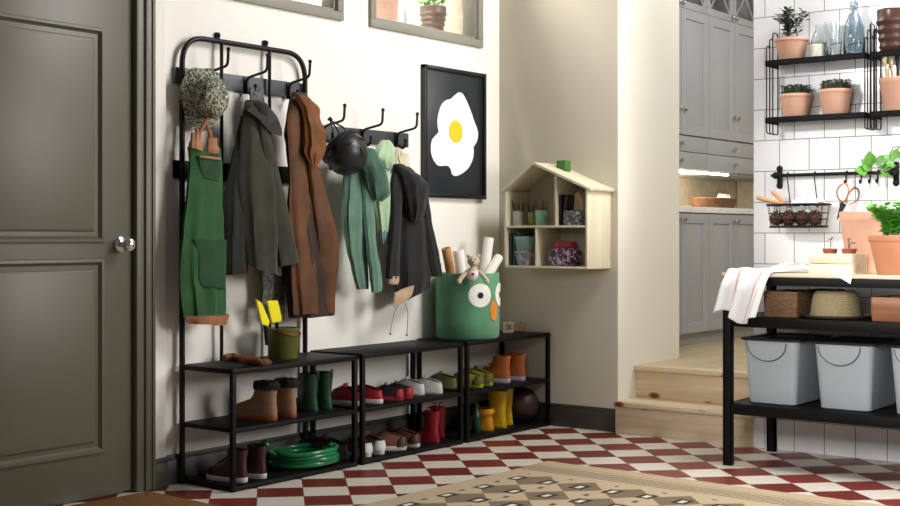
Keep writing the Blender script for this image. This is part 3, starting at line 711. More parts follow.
# toy wooden blocks on bench end
toyw = wood('toy maple', 'dcc6a2', 'c7ad85', 2)
loc = PY(508, 331, -.14); loc.z = HB3
bm = B(); s_ = .031
Mr = Matrix.Translation(loc) @ Matrix.Rotation(-TH + .1, 4, 'Z')
for lo, hi in (((-s_, -.022, 0), (s_, .022, .017)), ((-s_, -.022, .045), (s_, .022, .062)), ((-s_, -.022, .017), (-.014, .022, .045)), ((.014, -.022, .017), (s_, .022, .045))): box(bm, lo, hi, .003, Mr)
tag(obj('toy_block', bm, toyw, None, True, at=loc), 'wooden toy block with a square hole right of owl basket', 'toy')
loc = PY(521, 331, -.16); loc.z = HB3
bm = B(); pts = []
for k in range(10):
    a = PI/2 + k*PI/5; r = .036 if k % 2 == 0 else .02; pts.append(Vector((r*math.cos(a), -.012, r*math.sin(a) + .03)))
poly(bm, pts, (0, .024, 0)); bmesh.ops.bevel(bm, geom=list(bm.edges), offset=.003, segments=2, affect='EDGES'); bmesh.ops.transform(bm, matrix=Matrix.Translation(loc) @ Matrix.Rotation(-TH-.2, 4, 'Z'), verts=bm.verts)
tag(obj('toy_star', bm, wood('toy beech', 'b9996a', '9a7c50', 2), None, True, at=loc), 'small wooden star toy at the right bench end', 'toy')

# ------------------------------------------------------------------ shoes
def outline(z, y0, y1, w, slope=0, n=28, hr=.86):
    out = []; mid = (y0 + y1) / 2; h = (y1 - y0) / 2
    for k in range(n):
        a = 2*PI*k/n; c, s = math.cos(a), math.sin(a)
        y = mid + h * math.copysign(abs(s)**.85, s); f = (y - y0) / max(1e-6, y1 - y0)
        x = w/2 * math.copysign(abs(c)**.8, c) * (hr + (1-hr)*math.sin(min(1, f*1.35)*PI/2) )
        out.append(Vector((x, y, z + slope*(y - y0))))
    return out
def stack(rings, k=1, cap0=True, cap1=True):
    bm = B(); loft(bm, [[p * k for p in outline(*r)] for r in rings], cap0, cap1); return bm
LOW = [(.02, 0, .25, .086), (.04, -.002, .25, .088), (.054, .001, .24, .082), (.064, .003, .2, .075, .05), (.070, .004, .165, .066, .16), (.075, .004, .135, .06, .26), (.074, .008, .13, .05, .26), (.04, .014, .125, .045, .1)]
HIGH = [(.02, 0, .25, .09), (.045, -.003, .25, .092), (.065, 0, .235, .086), (.082, .002, .185, .08), (.098, .003, .14, .076), (.118, .003, .122, .075), (.15, -.003, .112, .08), (.168, -.004, .112, .082), (.165, .008, .1, .062), (.08, .01, .1, .06)]
WELLY = [(.018, 0, .25, .09), (.045, 0, .248, .09), (.066, .003, .205, .085), (.086, .007, .142, .08), (.11, .008, .124, .08), (.17, .002, .124, .092), (.232, -.004, .128, .1), (.236, -.006, .13, .104), (.24, -.004, .128, .102), (.236, .006, .118, .085), (.1, .02, .11, .07)]
SHORT = [(.018, 0, .2, .09), (.045, 0, .198, .09), (.062, .003, .165, .086), (.078, .006, .13, .084), (.1, .004, .122, .09), (.118, .002, .122, .094), (.124, 0, .124, .098), (.128, .002, .122, .096), (.124, .01, .112, .082), (.06, .02, .11, .07)]
def shoe(name, label, cat, px, z, up, sole=None, style='low', k=1, Yh=-.30, rz=0, group=None, lace=None, extra=None, X=None, toe=None, heel=None):
    x = PY(px, 400, Yh).x if X is None else X
    t = thing(name, label, cat, (x, Yh, z), rz, group)
    st = {'low': LOW, 'high': HIGH, 'welly': WELLY, 'short': SHORT}[style]
    obj('upper', stack(st[:-1], k, True, False), up, t)
    obj('lining', stack(st[-2:], k, False, True), mat('dark shoe lining', '1c1815', .9), t)
    L_ = .2 if style == 'short' else .25
    obj('sole', stack([(0, -.002, L_+.006, .092), (.004, -.004, L_+.008, .096), (.02, -.004, L_+.008, .096), (.026, -.003, L_+.005, .093)], k), sole or up, t)
    if lace:
        bm = B()
        for i in range(4):
            f = i/3; zz = (.076 + .024*f) if style == 'low' else (.07+.06*f); yy = (.205 - .055*f) if style == 'low' else (.205 - .09*f)
            tube(bm, [Vector((-.022, yy-.005, zz-.004))*k, Vector((0, yy, zz+.005))*k, Vector((.022, yy-.005, zz-.004))*k], .004*k, 6)
        obj('laces', bm, lace, t)
    if lace: obj('tongue', box(B(), (-.02*k, -.004*k, 0), (.02*k, .004*k, .05*k), .003, Matrix.Translation((0, (.138 if style == 'low' else .1)*k, (.075 if style == 'low' else .13)*k)) @ Matrix.Rotation(.35, 4, 'X')), lace if lace is not wl else up, t)
    if heel: obj('heel_panel', stack([(.024, -.004, .07, .089), (.05, -.005, .062, .088), (.07, -.001, .05, .068), (.079, .001, .04, .06)], k, False, False), heel, t)
    if toe: obj('toe_cap', stack([(.022, .19, .2535, .08), (.042, .19, .2535, .08), (.058, .2, .24, .06)], k), toe, t)
    if extra == 'fur':
        bm = B(); 
        for r in range(5):
            ring = outline(.152 + .007*r, -.003 - .003*math.sin(r), .112 + .003*math.sin(r), .084, n=30)
            for p in ring: sph(bm, (p + noise.noise_vector(p*90)*.004)*k, .0075*k, u=6, v=4)
        obj('fleece_collar', bm, mat('dark fleece', '1f1815', .95, 0, .4, 60, .5, 120), t)
    if extra == 'pull':
        zt = st[8][0] if style == 'welly' else .124
        for s in (-1, 1): obj('pull_loop', tube(B(), fillet([(s*.046*k, .045*k, (zt-.02)*k), (s*.048*k, .045*k, (zt+.03)*k), (s*.048*k, .08*k, (zt+.03)*k), (s*.046*k, .08*k, (zt-.02)*k)], .012, 4), .0045*k, 6), up, t)
    if extra == 'tab': obj('pull_tab', box(B(), (-.009*k, -.012*k, .21*k), (.009*k, -.003*k, .262*k), .003), up, t)
    if extra == 'band':
        zt = st[-3][0]; obj('top_band', stack([(zt-.03, -.004, .128, .102), (zt-.012, -.005, .129, .103), (zt-.008, -.003, .127, .1)], k, False, False), up, t)
    return t
def M_(n, h, r=.6, **kw): return mat(n, h, r, 0, kw.pop('var', .2), kw.pop('vs', 18), kw.pop('bump', .1), 120, **kw)
tan_, gum, burg, whs = M_('tan suede', '8f6c54', .85), M_('gum rubber', '8a4a20', .5), M_('burgundy leather', '3a1519', .4), M_('off-white rubber', 'cfc9bf', .6)
gg = 'pairs of shoes on the benches'
BT = M_('dark green rubber', '1a4a35', .25); RD = M_('red canvas', 'a01a2c', .6); DK = M_('dark brown leather', '2a1c17', .5); BKs = M_('black shoe leather', '17171a', .45)
BRN = M_('tan brown leather', '6e4330', .5); RW = M_('red rubber', '8e1626', .22); WS = M_('pale grey canvas', 'c9ccc6', .7); OLV = M_('olive canvas', '6b6a3a', .8)
LIM = M_('lime yellow mesh', 'a8aa1c', .6); ORG = M_('orange suede', 'a85a22', .7); YW = M_('yellow rubber', 'cfa414', .25); OY = M_('orange yellow rubber', 'd08f18', .25); blue = M_('pale lavender sole', 'b3b0c2', .6); wl = M_('white lace', 'dad6cc', .8); DG = M_('deep green rubber', '14382c', .3)
shoe('winter_boot', 'tan winter boot with dark fleece collar, left one of the pair', 'boot', 276, ZM, tan_, gum, 'high', .94, -.30, .2, gg, None, 'fur')
shoe('winter_boot', 'tan winter boot with dark fleece collar, right one of the pair', 'boot', 295, ZM, tan_, gum, 'high', .94, -.30, .05, gg, None, 'fur')
shoe('rain_boot', 'dark green rubber boot left of its mate on the first bench', 'boot', 317, ZM, BT, BT, 'welly', 0.74, -.24, .1, gg, None, 'tab')
shoe('rain_boot', 'dark green rubber boot right of its mate on the first bench', 'boot', 331, ZM, BT, BT, 'welly', 0.74, -.25, .0, gg, None, 'tab')
shoe('lace_up_boot', 'burgundy leather boot closest to the rack leg', 'boot', 246, ZL, burg, whs, 'high', .84, -.30, .12, gg, burg)
shoe('lace_up_boot', 'burgundy leather boot beside the green hose', 'boot', 265, ZL, burg, whs, 'high', .86, -.30, .05, gg, burg)
shoe('leather_shoe', 'dark brown shoe behind the hose, left of its pair', 'shoe', 337, ZL, DK, DK, 'low', 1, -.24, .25, gg, DK)
shoe('leather_shoe', 'dark brown shoe by the right legs of the first bench', 'shoe', 347, ZL, DK, DK, 'low', 1, -.28, .2, gg, DK)
shoe('sneaker', 'brown and white trainer nearest the gap of benches', 'shoe', 370, ZL, BRN, whs, 'low', 0.86, -.30, .05, gg, wl, heel=WS)
shoe('sneaker', 'brown and white trainer with pale heel, second from the gap', 'shoe', 383, ZL, BRN, whs, 'low', 0.86, -.30, 0, gg, wl, heel=WS)
shoe('sneaker', 'brown trainer turned sideways next to the red rain boots', 'shoe', 406, ZL, BRN, whs, 'low', 0.84, -.30, .65, gg, DK, heel=M_('brown heel', '4a2a1e', .5))
shoe('sneaker', 'brown trainer touching the red rain boots', 'shoe', 419, ZL, BRN, whs, 'low', 0.82, -.30, .2, gg, DK, heel=M_('brown heel', '4a2a1e', .5))
shoe('rain_boot', 'red rubber boot with pull loops, front one of the pair', 'boot', 439, ZL, RW, RW, 'welly', 0.68, -.30, .15, gg, None, 'pull')
shoe('rain_boot', 'red rubber boot with pull loops, rear one of the pair', 'boot', 444, ZL, RW, RW, 'welly', 0.68, -.22, .0, gg, None, 'pull')
shoe('sneaker', 'red canvas sneaker straddling the bench legs', 'shoe', 362, ZM, RD, whs, 'low', 0.85, -.27, .1, gg, RD, X=PY(363, 400, -.30).x+.035)
shoe('sneaker', 'red canvas sneaker right of the bench legs', 'shoe', 382, ZM, RD, whs, 'low', 0.84, -.29, .2, gg, RD)
shoe('strap_shoe', 'black strap shoe with red heel, left of its pair', 'shoe', 403, ZM, BKs, RD, 'low', 0.72, -.29, .5, gg, BKs, heel=RD)
shoe('strap_shoe', 'black strap shoe with red heel, right of its pair', 'shoe', 412.5, ZM, BKs, RD, 'low', 0.72, -.28, .5, gg, BKs, heel=RD)
shoe('sneaker', 'pale grey canvas sneaker left of its pair', 'shoe', 424, ZM, WS, whs, 'low', 0.76, -.24, .25, gg, wl)
shoe('sneaker', 'pale grey canvas sneaker right of its pair', 'shoe', 442, ZM, WS, whs, 'low', 0.76, -.28, .25, gg, wl)
shoe('canvas_shoe', 'olive canvas shoe beside the legs of the middle bench', 'shoe', 456, ZM, OLV, OLV, 'low', 0.75, -.2, .2, gg, OLV)
shoe('running_shoe', 'lime yellow running shoe left of its pair', 'shoe', 482.5, ZM, LIM, LIM, 'low', 0.84, -.29, .1, gg, DK, heel=M_('olive mesh', '5a5a24', .7))
shoe('running_shoe', 'lime yellow running shoe right of its pair', 'shoe', 492, ZM, LIM, LIM, 'low', 0.84, -.28, .1, gg, DK, heel=M_('olive mesh', '5a5a24', .7))
shoe('high_top_shoe', 'orange high-top shoe with pale sole, left of its pair', 'shoe', 509.5, ZM, ORG, blue, 'high', .9, -.28, .1, gg, ORG)
shoe('high_top_shoe', 'orange high-top shoe with pale sole, right of its pair', 'shoe', 524.5, ZM, ORG, blue, 'high', .9, -.28, .05, gg, ORG)
shoe('rain_boot', 'orange yellow short rubber boot beside the tall yellow boots', 'boot', 492.5, ZL, OY, OY, 'short', .95, -.28, .0, gg, None, 'band')
shoe('rain_boot', 'tall yellow rubber boot, front one of the pair', 'boot', 506, ZL, YW, YW, 'welly', .87, -.28, .05, gg)
shoe('rain_boot', 'tall yellow rubber boot, rear one of the pair', 'boot', 512, ZL, YW, YW, 'welly', .87, -.24, .0, gg)
loc = PY(476.5, 430, -.25); loc.z = ZL
bm = B(); lathe(bm, [(.022, 0), (.025, .006), (.026, .07), (.022, .1), (.012, .125), (.010, .15), (.013, .155), (.012, .163)], loc, 28); tag(obj('glass_bottle', bm, mat('bottle green', '173a30', .15), None, True, at=loc), 'dark green bottle on the bottom shelf left of yellow boots', 'bottle')
loc = PY(522, 430, -.215); loc.z = ZL
t = thing('leather_ball', 'dark brown leather ball behind the yellow rain boots', 'ball', loc)
bm = B(); sph(bm, loc + Vector((0, 0, .1)), .1, u=32, v=20); obj('ball_skin', bm, M_('dark ball leather', '3a211a', .45, bump=.3), t, True, at=loc)
bm = B(); c = loc + Vector((0, 0, .1))
for axn in ((1, 0, 0), (0, 1, 0), (.6, .2, .7)):
    a = Vector(axn).normalized(); u = a.orthogonal().normalized(); w = a.cross(u); tube(bm, [c + (u*math.cos(2*PI*k/40) + w*math.sin(2*PI*k/40))*.1 for k in range(40)], .002, 6, True)
obj('seam', bm, BKs, t, True, at=loc)
# garden hose
hz = PZ(304, 462, ZL + .03); hz = Vector((PY(304, 460, -.205).x, -.205, ZL))
hose = mat('glossy green hose', '187040', .22, 0, .08)
t = thing('garden_hose', 'coiled green garden hose on the bottom shelf of the rack', 'hose', hz)
bm = B(); pts = []
for i in range(4*36):
    a = 2*PI*i/36; lap = i/36; r = .158 - .012*(lap % 1.7)/1.7 - .004*math.sin(a*2+lap); pts.append(hz + Vector((r*math.cos(a)*1.08, r*math.sin(a)*.93, .013 + .0175*lap + .003*math.sin(3*a))))
pts += [pts[-1] + Vector((-.02, -.02, .004)), pts[-1] + Vector((-.06, -.035, .0))]
tube(bm, pts, .0115, 10); obj('coil', bm, hose, t, True, at=hz)
bm = B(); pts2 = []
for i in range(3*36):
    a = 2*PI*i/36; lap = i/36; r = .13 - .007*lap; pts2.append(hz + Vector((r*math.cos(a)*1.08, r*math.sin(a)*.93, .013 + .0185*lap)))
tube(bm, pts2, .0115, 10); obj('inner_coil', bm, hose, t, True, at=hz)
nz = PY(265.5, 446, -.2)
bm = B(); lathe(bm, [(.01, -.03), (.014, -.02), (.013, -.005), (.019, .004), (.021, .016), (.016, .024), (.004, .026)], nz, 20, (-.5, -.2, .6)); tube(bm, [nz + Vector((.012, .004, -.02)), nz + Vector((.06, .0, -.045)), nz + Vector((.11, .0, -.06))], .007, 8); obj('nozzle', bm, hose, t, True, at=hz)

# ------------------------------------------------------------------ doll house shelf on back wall
DX, yL, yR, zB, zE_, yA, zA = -.22, -.183, -.736, .915, 1.352, -.388, 1.497
loc = Vector((.03, -.46, zB))
t = thing('doll_house_shelf', 'pale pine house-shaped wall shelf with open compartments', 'wall shelf', loc)
th = .013
def bx(name, lo, hi, bev=.002): return obj(name, box(B(), lo, hi, bev), pineh, t, True, at=loc)
bx('side_panel', (DX, yL-th, zB), (.034, yL, zE_)); bx('side_panel', (DX, yR, zB), (.034, yR+th, zE_))
bx('bottom_board', (DX, yR+th, zB), (.034, yL-th, zB+th)); bx('shelf_board', (DX+.002, yR+th, 1.142), (.034, yL-th, 1.155))
ydl = PX(534.5, 245, DX).y; ydu = PX(554, 205, DX).y
bx('divider', (DX+.004, ydl-th, zB+th), (.034, ydl, 1.142))
ztop = zA - (zA-zE_) * (abs(ydu - yA) / abs(yR - yA)) - .012
bx('divider', (DX+.004, ydu-th, 1.155), (.034, ydu, ztop))
def roof(y0, z0, y1, z1, nm):
    d = Vector((0, y1-y0, z1-z0)).normalized(); n = Vector((0, -d.z, d.y)); n = n if n.z > 0 else -n
    a, b = Vector((DX-.012, y0, z0)), Vector((DX-.012, y1, z1)) + d*.022
    bm = poly(B(), [a, b, b + n*th, a + n*th], (-DX+.046, 0, 0)); obj(nm, bm, pineh, t, False, at=loc)
roof(yA, zA, yL, zE_, 'roof_board'); roof(yA, zA, yR, zE_, 'roof_board')
obj('back_panel', poly(B(), [Vector((.029, y, z)) for y, z in ((yL-th, zB+th), (yL-th, zE_), (yA, zA), (yR+th, zE_), (yR+th, zB+th))], (.004, 0, 0)), mat('pale backing board', 'c5bba8', .8), t, False, at=loc)
yc_ = PX(563.5, 165, -.06).y; zc_ = zA - (zA-zE_)*abs(yc_-yA)/abs(yR-yA)
obj('chimney', box(B(), (-.09, yc_-.03, zc_+.0), (-.03, yc_+.03, zc_+.065), .003), mat('green painted wood', '3c6a2c', .6), t, True, at=loc)
# contents
def cup(px, pyb, m, r=.03, h=.075, lab='', n=6, cols=('7a4a2a', 'a33a2c', '30343a', '8d5a34'), grp='pencils in the doll house shelf', X=-.15, tag_='pencil'):
    y = PX(px, pyb, X).y; loc = Vector((X, y, 1.155))
    bm = B(); lathe(bm, [(r*.86, 0), (r*.9, .003), (r, h), (r*.97, h+.002), (r*.92, h), (r*.8, .006)], loc, 28); tag(obj('pencil_cup', bm, m, None, True, at=loc), lab, 'cup')
    for i in range(n):
        a = 2*PI*i/n + .4; b = loc + Vector((math.cos(a)*r*.3, math.sin(a)*r*.3, .012)); e = loc + Vector((math.cos(a)*r*1.05, math.sin(a)*r*1.1, h + .035 + .025*((i*37) % 5)/5)); d = (e-b).normalized()
        hx = cols[i % len(cols)]
        pm = mat('pencil paint ' + hx, hx, .45)
        bm = B(); tube(bm, [b, e, e + d*.01, e + d*.013], [.0038, .0038, .0018, .0006], 6)
        tag(obj('pencil', bm, pm, None, True, at=b), {'7a4a2a': 'brown', 'a33a2c': 'red', '30343a': 'black', '8d5a34': 'tan', '222222': 'black', 'b04c6a': 'pink', '6a4030': 'dark brown'}[hx] + ' pencil standing in ' + lab.split(' on ')[0], 'pencil', grp + ' ' + lab.split(' on ')[0])
cup(518, 224, mat('grey glazed cup', 'aeb0ae', .4), .033, .082, 'grey cup of pencils on the upper left shelf', 6, ('a33a2c', '222222', '7a4a2a', '30343a'))
cup(532.5, 224, mat('olive glazed cup', '93924a', .4), .026, .075, 'olive cup of pens on the shelf middle', 3, ('222222', '30343a', '6a4030'), X=-.11)
cup(541.5, 224, mat('mint glazed cup', '8fbf9f', .4), .036, .084, 'mint cup of pencils on the shelf by the divider', 7, ('6a4030', '8d5a34', '7a4a2a', 'b04c6a'))
def book(px, z, w, h, d, m, lab, X=-.19, lean=0, grp=None):
    y = PX(px, 240, X).y; loc = Vector((X, y, z))
    M = Matrix.Translation(loc) @ Matrix.Rotation(lean, 4, 'X')
    b = thing('book', lab, 'book', loc, 0, grp)
    bm = B(); box(bm, (0, -w/2, 0), (d, -w/2+.003, h), .001, M); box(bm, (0, w/2-.003, 0), (d, w/2, h), .001, M); box(bm, (-.001, -w/2, 0), (.004, w/2, h), .002, M); obj('cover', bm, m, b, True, at=loc)
    obj('pages', box(B(), (.004, -w/2+.003, .004), (d-.004, w/2-.003, h-.004), .0005, M), white, b, False, at=loc)
bkm = mat('black book cloth', '18191c', .6); tealm = mat('teal book cloth', '1d5a55', .6); navy = mat('navy book cloth', '26323f', .6); pet = mat('petrol book cloth', '17464a', .6)
book(559.0, 1.157, .022, .17, .15, bkm, 'black book leaning left in the upper right compartment', lean=.05, grp='books in the doll house')
book(563.5, 1.157, .022, .165, .15, bkm, 'black book leaning right, beside the grey tin', lean=.12, grp='books in the doll house')
book(510.5, .928, .018, .185, .15, navy, 'navy book at the far left of lower compartment', grp='books in the doll house')
book(514.0, .928, .016, .18, .15, pet, 'petrol book second from left in lower compartment', lean=.02, grp='books in the doll house')
book(517.5, .928, .02, .187, .14, tealm, 'teal book beside the stacked plastic boxes', lean=.04, grp='books in the doll house')
def speck(name, base, s1, s2, sc):
    k = NT(name); v = k.add('ShaderNodeTexVoronoi'); v.inputs['Scale'].default_value = sc; k.link(k.obj(), v.inputs['Vector'])
    c = k.ramp(v.outputs['Color'], [(.3, lin(base)), (.42, lin(s1)), (.62, lin(base)), (.72, lin(s2))]); c.node.color_ramp.interpolation = 'CONSTANT'
    k.link(c, k.b.inputs['Base Color']); k.b.inputs['Roughness'].default_value = .5; return k.m
def rbox(name, label, cat, px, pyb, X, z, wy, wx, h, m, lid=None, tap=.92, grp=None, lidh=.012):
    y = PX(px, pyb, X).y; loc = Vector((X, y, z)); b = thing(name, label, cat, loc, 0, grp)
    def rr(zz, s, e=.012):
        hw, hx = wy/2*s, wx/2*s; pts = []
        for cx, cy, a0 in ((hx-e, hw-e, 0), (-hx+e, hw-e, PI/2), (-hx+e, -hw+e, PI), (hx-e, -hw+e, 1.5*PI)):
            for i in range(5): pts.append(loc + Vector((cx + e*math.cos(a0+i*PI/8), cy + e*math.sin(a0+i*PI/8), zz)))
        return pts
    bm = B(); loft(bm, [rr(0, tap-.03), rr(.004, tap), rr(h, 1), rr(h, .94), rr(.008, tap-.08)]); obj('box_body', bm, m, b, True, at=loc)
    if lid:
        bm = B(); loft(bm, [rr(h-.002, 1.05), rr(h+lidh-.003, 1.05), rr(h+lidh, 1.0)]); obj('lid', bm, lid, b, True, at=loc)
mintp = mat('mint plastic', '7fa99b', .4); lav = speck('grey patterned plastic', '80848c', '9a9ea5', 'b9b6bf', 60)
rbox('storage_box', 'lower grey patterned box of the small stack', 'box', 527.5, 262, -.14, .929, .1, .12, .072, lav, mat('grey lid', '8f9499', .4), .84)
rbox('storage_box', 'upper mint box of the small stack', 'box', 527.5, 262, -.14, 1.014, .1, .12, .068, mintp, mat('mint lid', '8fb7a8', .4), .9)
rbox('patterned_tin', 'grey speckled tin in the upper right compartment', 'tin', 576, 224, -.15, 1.156, .115, .1, .08, speck('grey speckled tin', '6d7078', 'b7b9bf', '4a4a55', 70))
yy = PX(565, 262, -.12); loc = Vector((-.12, yy.y, .929))
t = thing('speckled_jar', 'round purple speckled jar with red lid', 'jar', loc)
bm = B(); lathe(bm, [(.075, 0), (.092, .012), (.1, .05), (.096, .085), (.075, .1), (.068, .1)], loc, 36, sx=.8); obj('jar_body', bm, speck('purple speckled card', '3a2438', 'a07aa0', 'c4b0c0', 75), t, True, at=loc)
bm = B(); lathe(bm, [(.066, .1), (.07, .104), (.07, .132), (.064, .136)], loc, 32, sx=.85); obj('lid', bm, mat('red lid', 'a82a26', .4), t, True, at=loc)
q = PX(579, 212, -.10); loc = Vector((-.09, q.y, 1.24))
bm = poly(B(), [Vector((-.03, y, z)) for y, z in ((-.035, 0), (.035, 0), (.035, .06), (0, .105), (-.035, .06))], (.05, 0, 0)); bmesh.ops.bevel(bm, geom=list(bm.edges), offset=.003, segments=2, affect='EDGES'); bmesh.ops.translate(bm, verts=bm.verts, vec=loc)
tag(obj('toy_house', bm, toyw, None, True, at=loc), 'little wooden toy house standing in the grey speckled tin', 'toy')
q = PX(570.5, 212, -.06); loc = Vector((-.06, q.y, 1.157))
bm = B(); lathe(bm, [(.022, 0), (.022, .06), (.012, .075), (.012, .1), (.03, .115), (.036, .14), (.03, .16), (.012, .168)], loc, 24); tag(obj('turned_figure', bm, mat('dark red wood', '5a2a24', .5), None, True, at=loc), 'dark red turned wooden figure beside the black books', 'ornament')

# ------------------------------------------------------------------ steel work table
TX0, TX1, TY0, TY1 = -.575, -.03, -1.705, -3.35
loc = Vector((-.3, -2.5, 0))
t = thing('work_table', 'black steel work table with light wooden top and shelves', 'table', loc)
for x in (TX0+.02, TX1-.02):
    for y in (TY0-.02, TY1+.02):
        obj('leg', box(box(B(), (x-.02, y-.02, 0), (x+.02, y-.016 if y > -2.5 else y+.02, .902), .002), (x-.02, y-.02, 0), (x-.016 if x < -.3 else x+.02, y+.02, .902), .002), black, t, True, at=loc)
obj('table_top', box(B(), (TX0-.003, TY1, .905), (TX1, TY0+.003, .922), .003), pine, t, True, at=loc)
for z0, z1, nm in ((.865, .904, 'apron'), (.665, .714, 'shelf'), (.247, .297, 'shelf')):
    bm = B()
    box(bm, (TX0+.002, TY1+.02, z0), (TX0+.02, TY0-.004, z1), .002); box(bm, (TX1-.02, TY1+.02, z0), (TX1-.002, TY0-.004, z1), .002); box(bm, (TX0+.02, TY0-.018, z0), (TX1-.02, TY0-.004, z1), .002)
    if nm == 'shelf': box(bm, (TX0+.004, TY1+.02, z1-.01), (TX1-.004, TY0-.006, z1), .002)
    obj(nm, bm, black, t, True, at=loc)
# grey bins
binm = mat('blue grey plastic', 'a6b0b6', .36, 0, .03)
lidm = mat('black plastic rim', '17181a', .4)
def rrect(cx, cy, hx, hy, z, e, seg=6):
    pts = []
    for sx, sy, a0 in ((1, 1, 0), (-1, 1, PI/2), (-1, -1, PI), (1, -1, 1.5*PI)):
        for i in range(seg): pts.append(Vector((cx + sx*(hx-e) + e*math.cos(a0+i*PI/2/(seg-1)), cy + sy*(hy-e) + e*math.sin(a0+i*PI/2/(seg-1)), z)))
    return pts
def make_bin(y, label):
    loc = Vector((-.31, y, .298)); b = thing('storage_bin', label, 'bin', loc, 0, 'grey bins on the low table shelf')
    bm = B(); H = .305
    loft(bm, [rrect(0, 0, .175, .112, 0, .03), rrect(0, 0, .182, .118, .006, .032), rrect(0, 0, .202, .138, H-.02, .035), rrect(0, 0, .204, .140, H, .035), rrect(0, 0, .196, .132, H, .03), rrect(0, 0, .178, .112, .012, .03)])
    obj('bin_body', bm, binm, b)
    bm = B(); loft(bm, [rrect(0, 0, .206, .142, H-.004, .036), rrect(0, 0, .216, .152, H-.002, .04), rrect(0, 0, .218, .154, H+.008, .04), rrect(0, 0, .19, .126, H+.008, .03), rrect(0, 0, .19, .126, H-.002, .03)], False, False); obj('rim', bm, lidm, b)
    obj('lid', box(B(), (-.19, -.126, H-.004), (.19, .126, H+.002), .002), lidm, b)
    bm = B(); pts = [];  r = .098
    sl = (.202-.182)/(H-.026)
    for i in range(25):
        a = PI + PI*i/24; z = H-.012 + r*math.sin(a)*.88; pts.append(Vector((-.182 - sl*(z-.006) + .002, r*math.cos(a) + .012, z)))
    poly(bm, pts, (-.013, 0, 0)); fl = obj('flap', bm, binm, b, False)
    obj('flap_edge_shadow', tube(B(), [p + Vector((-.0125, 0, 0)) for p in pts], .0025, 6), mat('flap shadow line', '565d63', .5), fl)  # dark tube painted in for the shadow line around the flap
    return b
yb1 = -1.915
b0 = make_bin(yb1, 'blue grey bin leftmost on the low table shelf')
dup(b0, (-.31, yb1-.352, .298), 0, 'blue grey bin second from the left table leg')
dup(b0, (-.31, yb1-.704, .298), 0, 'blue grey bin cut off by the right picture edge')
# wicker basket, dark box, straw hat, wooden box on middle shelf
def weave(name, h1, h2, sc=90):
    k = NT(name); w = k.add('ShaderNodeTexBrick'); w.inputs['Scale'].default_value = sc
    sep = k.add('ShaderNodeSeparateXYZ'); k.link(k.obj(), sep.inputs[0]); cmb = k.add('ShaderNodeCombineXYZ'); k.link(k.math('ADD', sep.outputs[0], sep.outputs[1]), cmb.inputs[0]); k.link(sep.outputs[2], cmb.inputs[1]); k.link(cmb.outputs[0], w.inputs['Vector'])
    w.inputs['Color1'].default_value = lin(h1); w.inputs['Color2'].default_value = lin(h2); w.inputs['Mortar'].default_value = lin('3a2615'); w.inputs['Mortar Size'].default_value = .06
    w.inputs['Brick Width'].default_value = 1.1; w.inputs['Row Height'].default_value = .55
    k.link(w.outputs['Color'], k.b.inputs['Base Color']); k.b.inputs['Roughness'].default_value = .8; k.bump(k.math('MULTIPLY', w.outputs['Fac'], -1), .6); return k.m
def tray(name, label, cat, px0, px1, pyt, X, z, dx, m, wall=.01):
    a, b = PX(px0, 300, X), PX(px1, 300, X); h = PX(px0, pyt, X).z - z; c = Vector((X + dx/2, (a.y+b.y)/2, z)); hy = abs(a.y-b.y)/2
    bm = B(); R_ = lambda s, zz, e=.012: [p for p in rrect(c.x, c.y, dx/2*s, hy*s, z+zz, e)]
    loft(bm, [R_(.95, .0), R_(.97, .003), R_(1, h*.6), R_(1, h-.003), R_(.98, h), R_(.93, h), R_(.9, .01)]); return tag(obj(name, bm, m, None, True, at=c), label, cat)
tray('wicker_basket', 'brown wicker basket on the table shelf behind the towel', 'basket', 763, 797, 291, -.50, .714, .28, weave('brown wicker weave', '93714f', '755439'))
tray('dark_box', 'black box behind the straw hat on the table shelf', 'box', 800, 826, 290, -.34, .714, .25, mat('black card', '161312', .7))
wb = tray('wooden_box', 'reddish wooden box at the right end of the table shelf', 'box', 870, 925, 297, -.52, .714, .25, wood('reddish wood', '966344', '75482d', 1))
straw = weave('straw braid', 'b8a880', '9f8f69', 160)
hc = PX(836, 316, -.40); hc.z = .714
t = thing('straw_hat', 'straw sun hat lying on the middle table shelf', 'hat', hc)
bm = B(); lathe(bm, [(.165, .012), (.15, .004), (.115, .006), (.112, .012), (.15, .01), (.166, .018)], hc, 48, cap0=False, cap1=False, fn=lambda a, z: .012*math.sin(2*a)); obj('brim', bm, straw, t, True, at=hc)
bm = B(); lathe(bm, [(.118, .004), (.116, .02), (.108, .08), (.1, .115), (.085, .128), (.05, .125), (.01, .12)], hc, 48, cap0=False, sx=1, sy=1); obj('crown', bm, straw, t, True, at=hc)
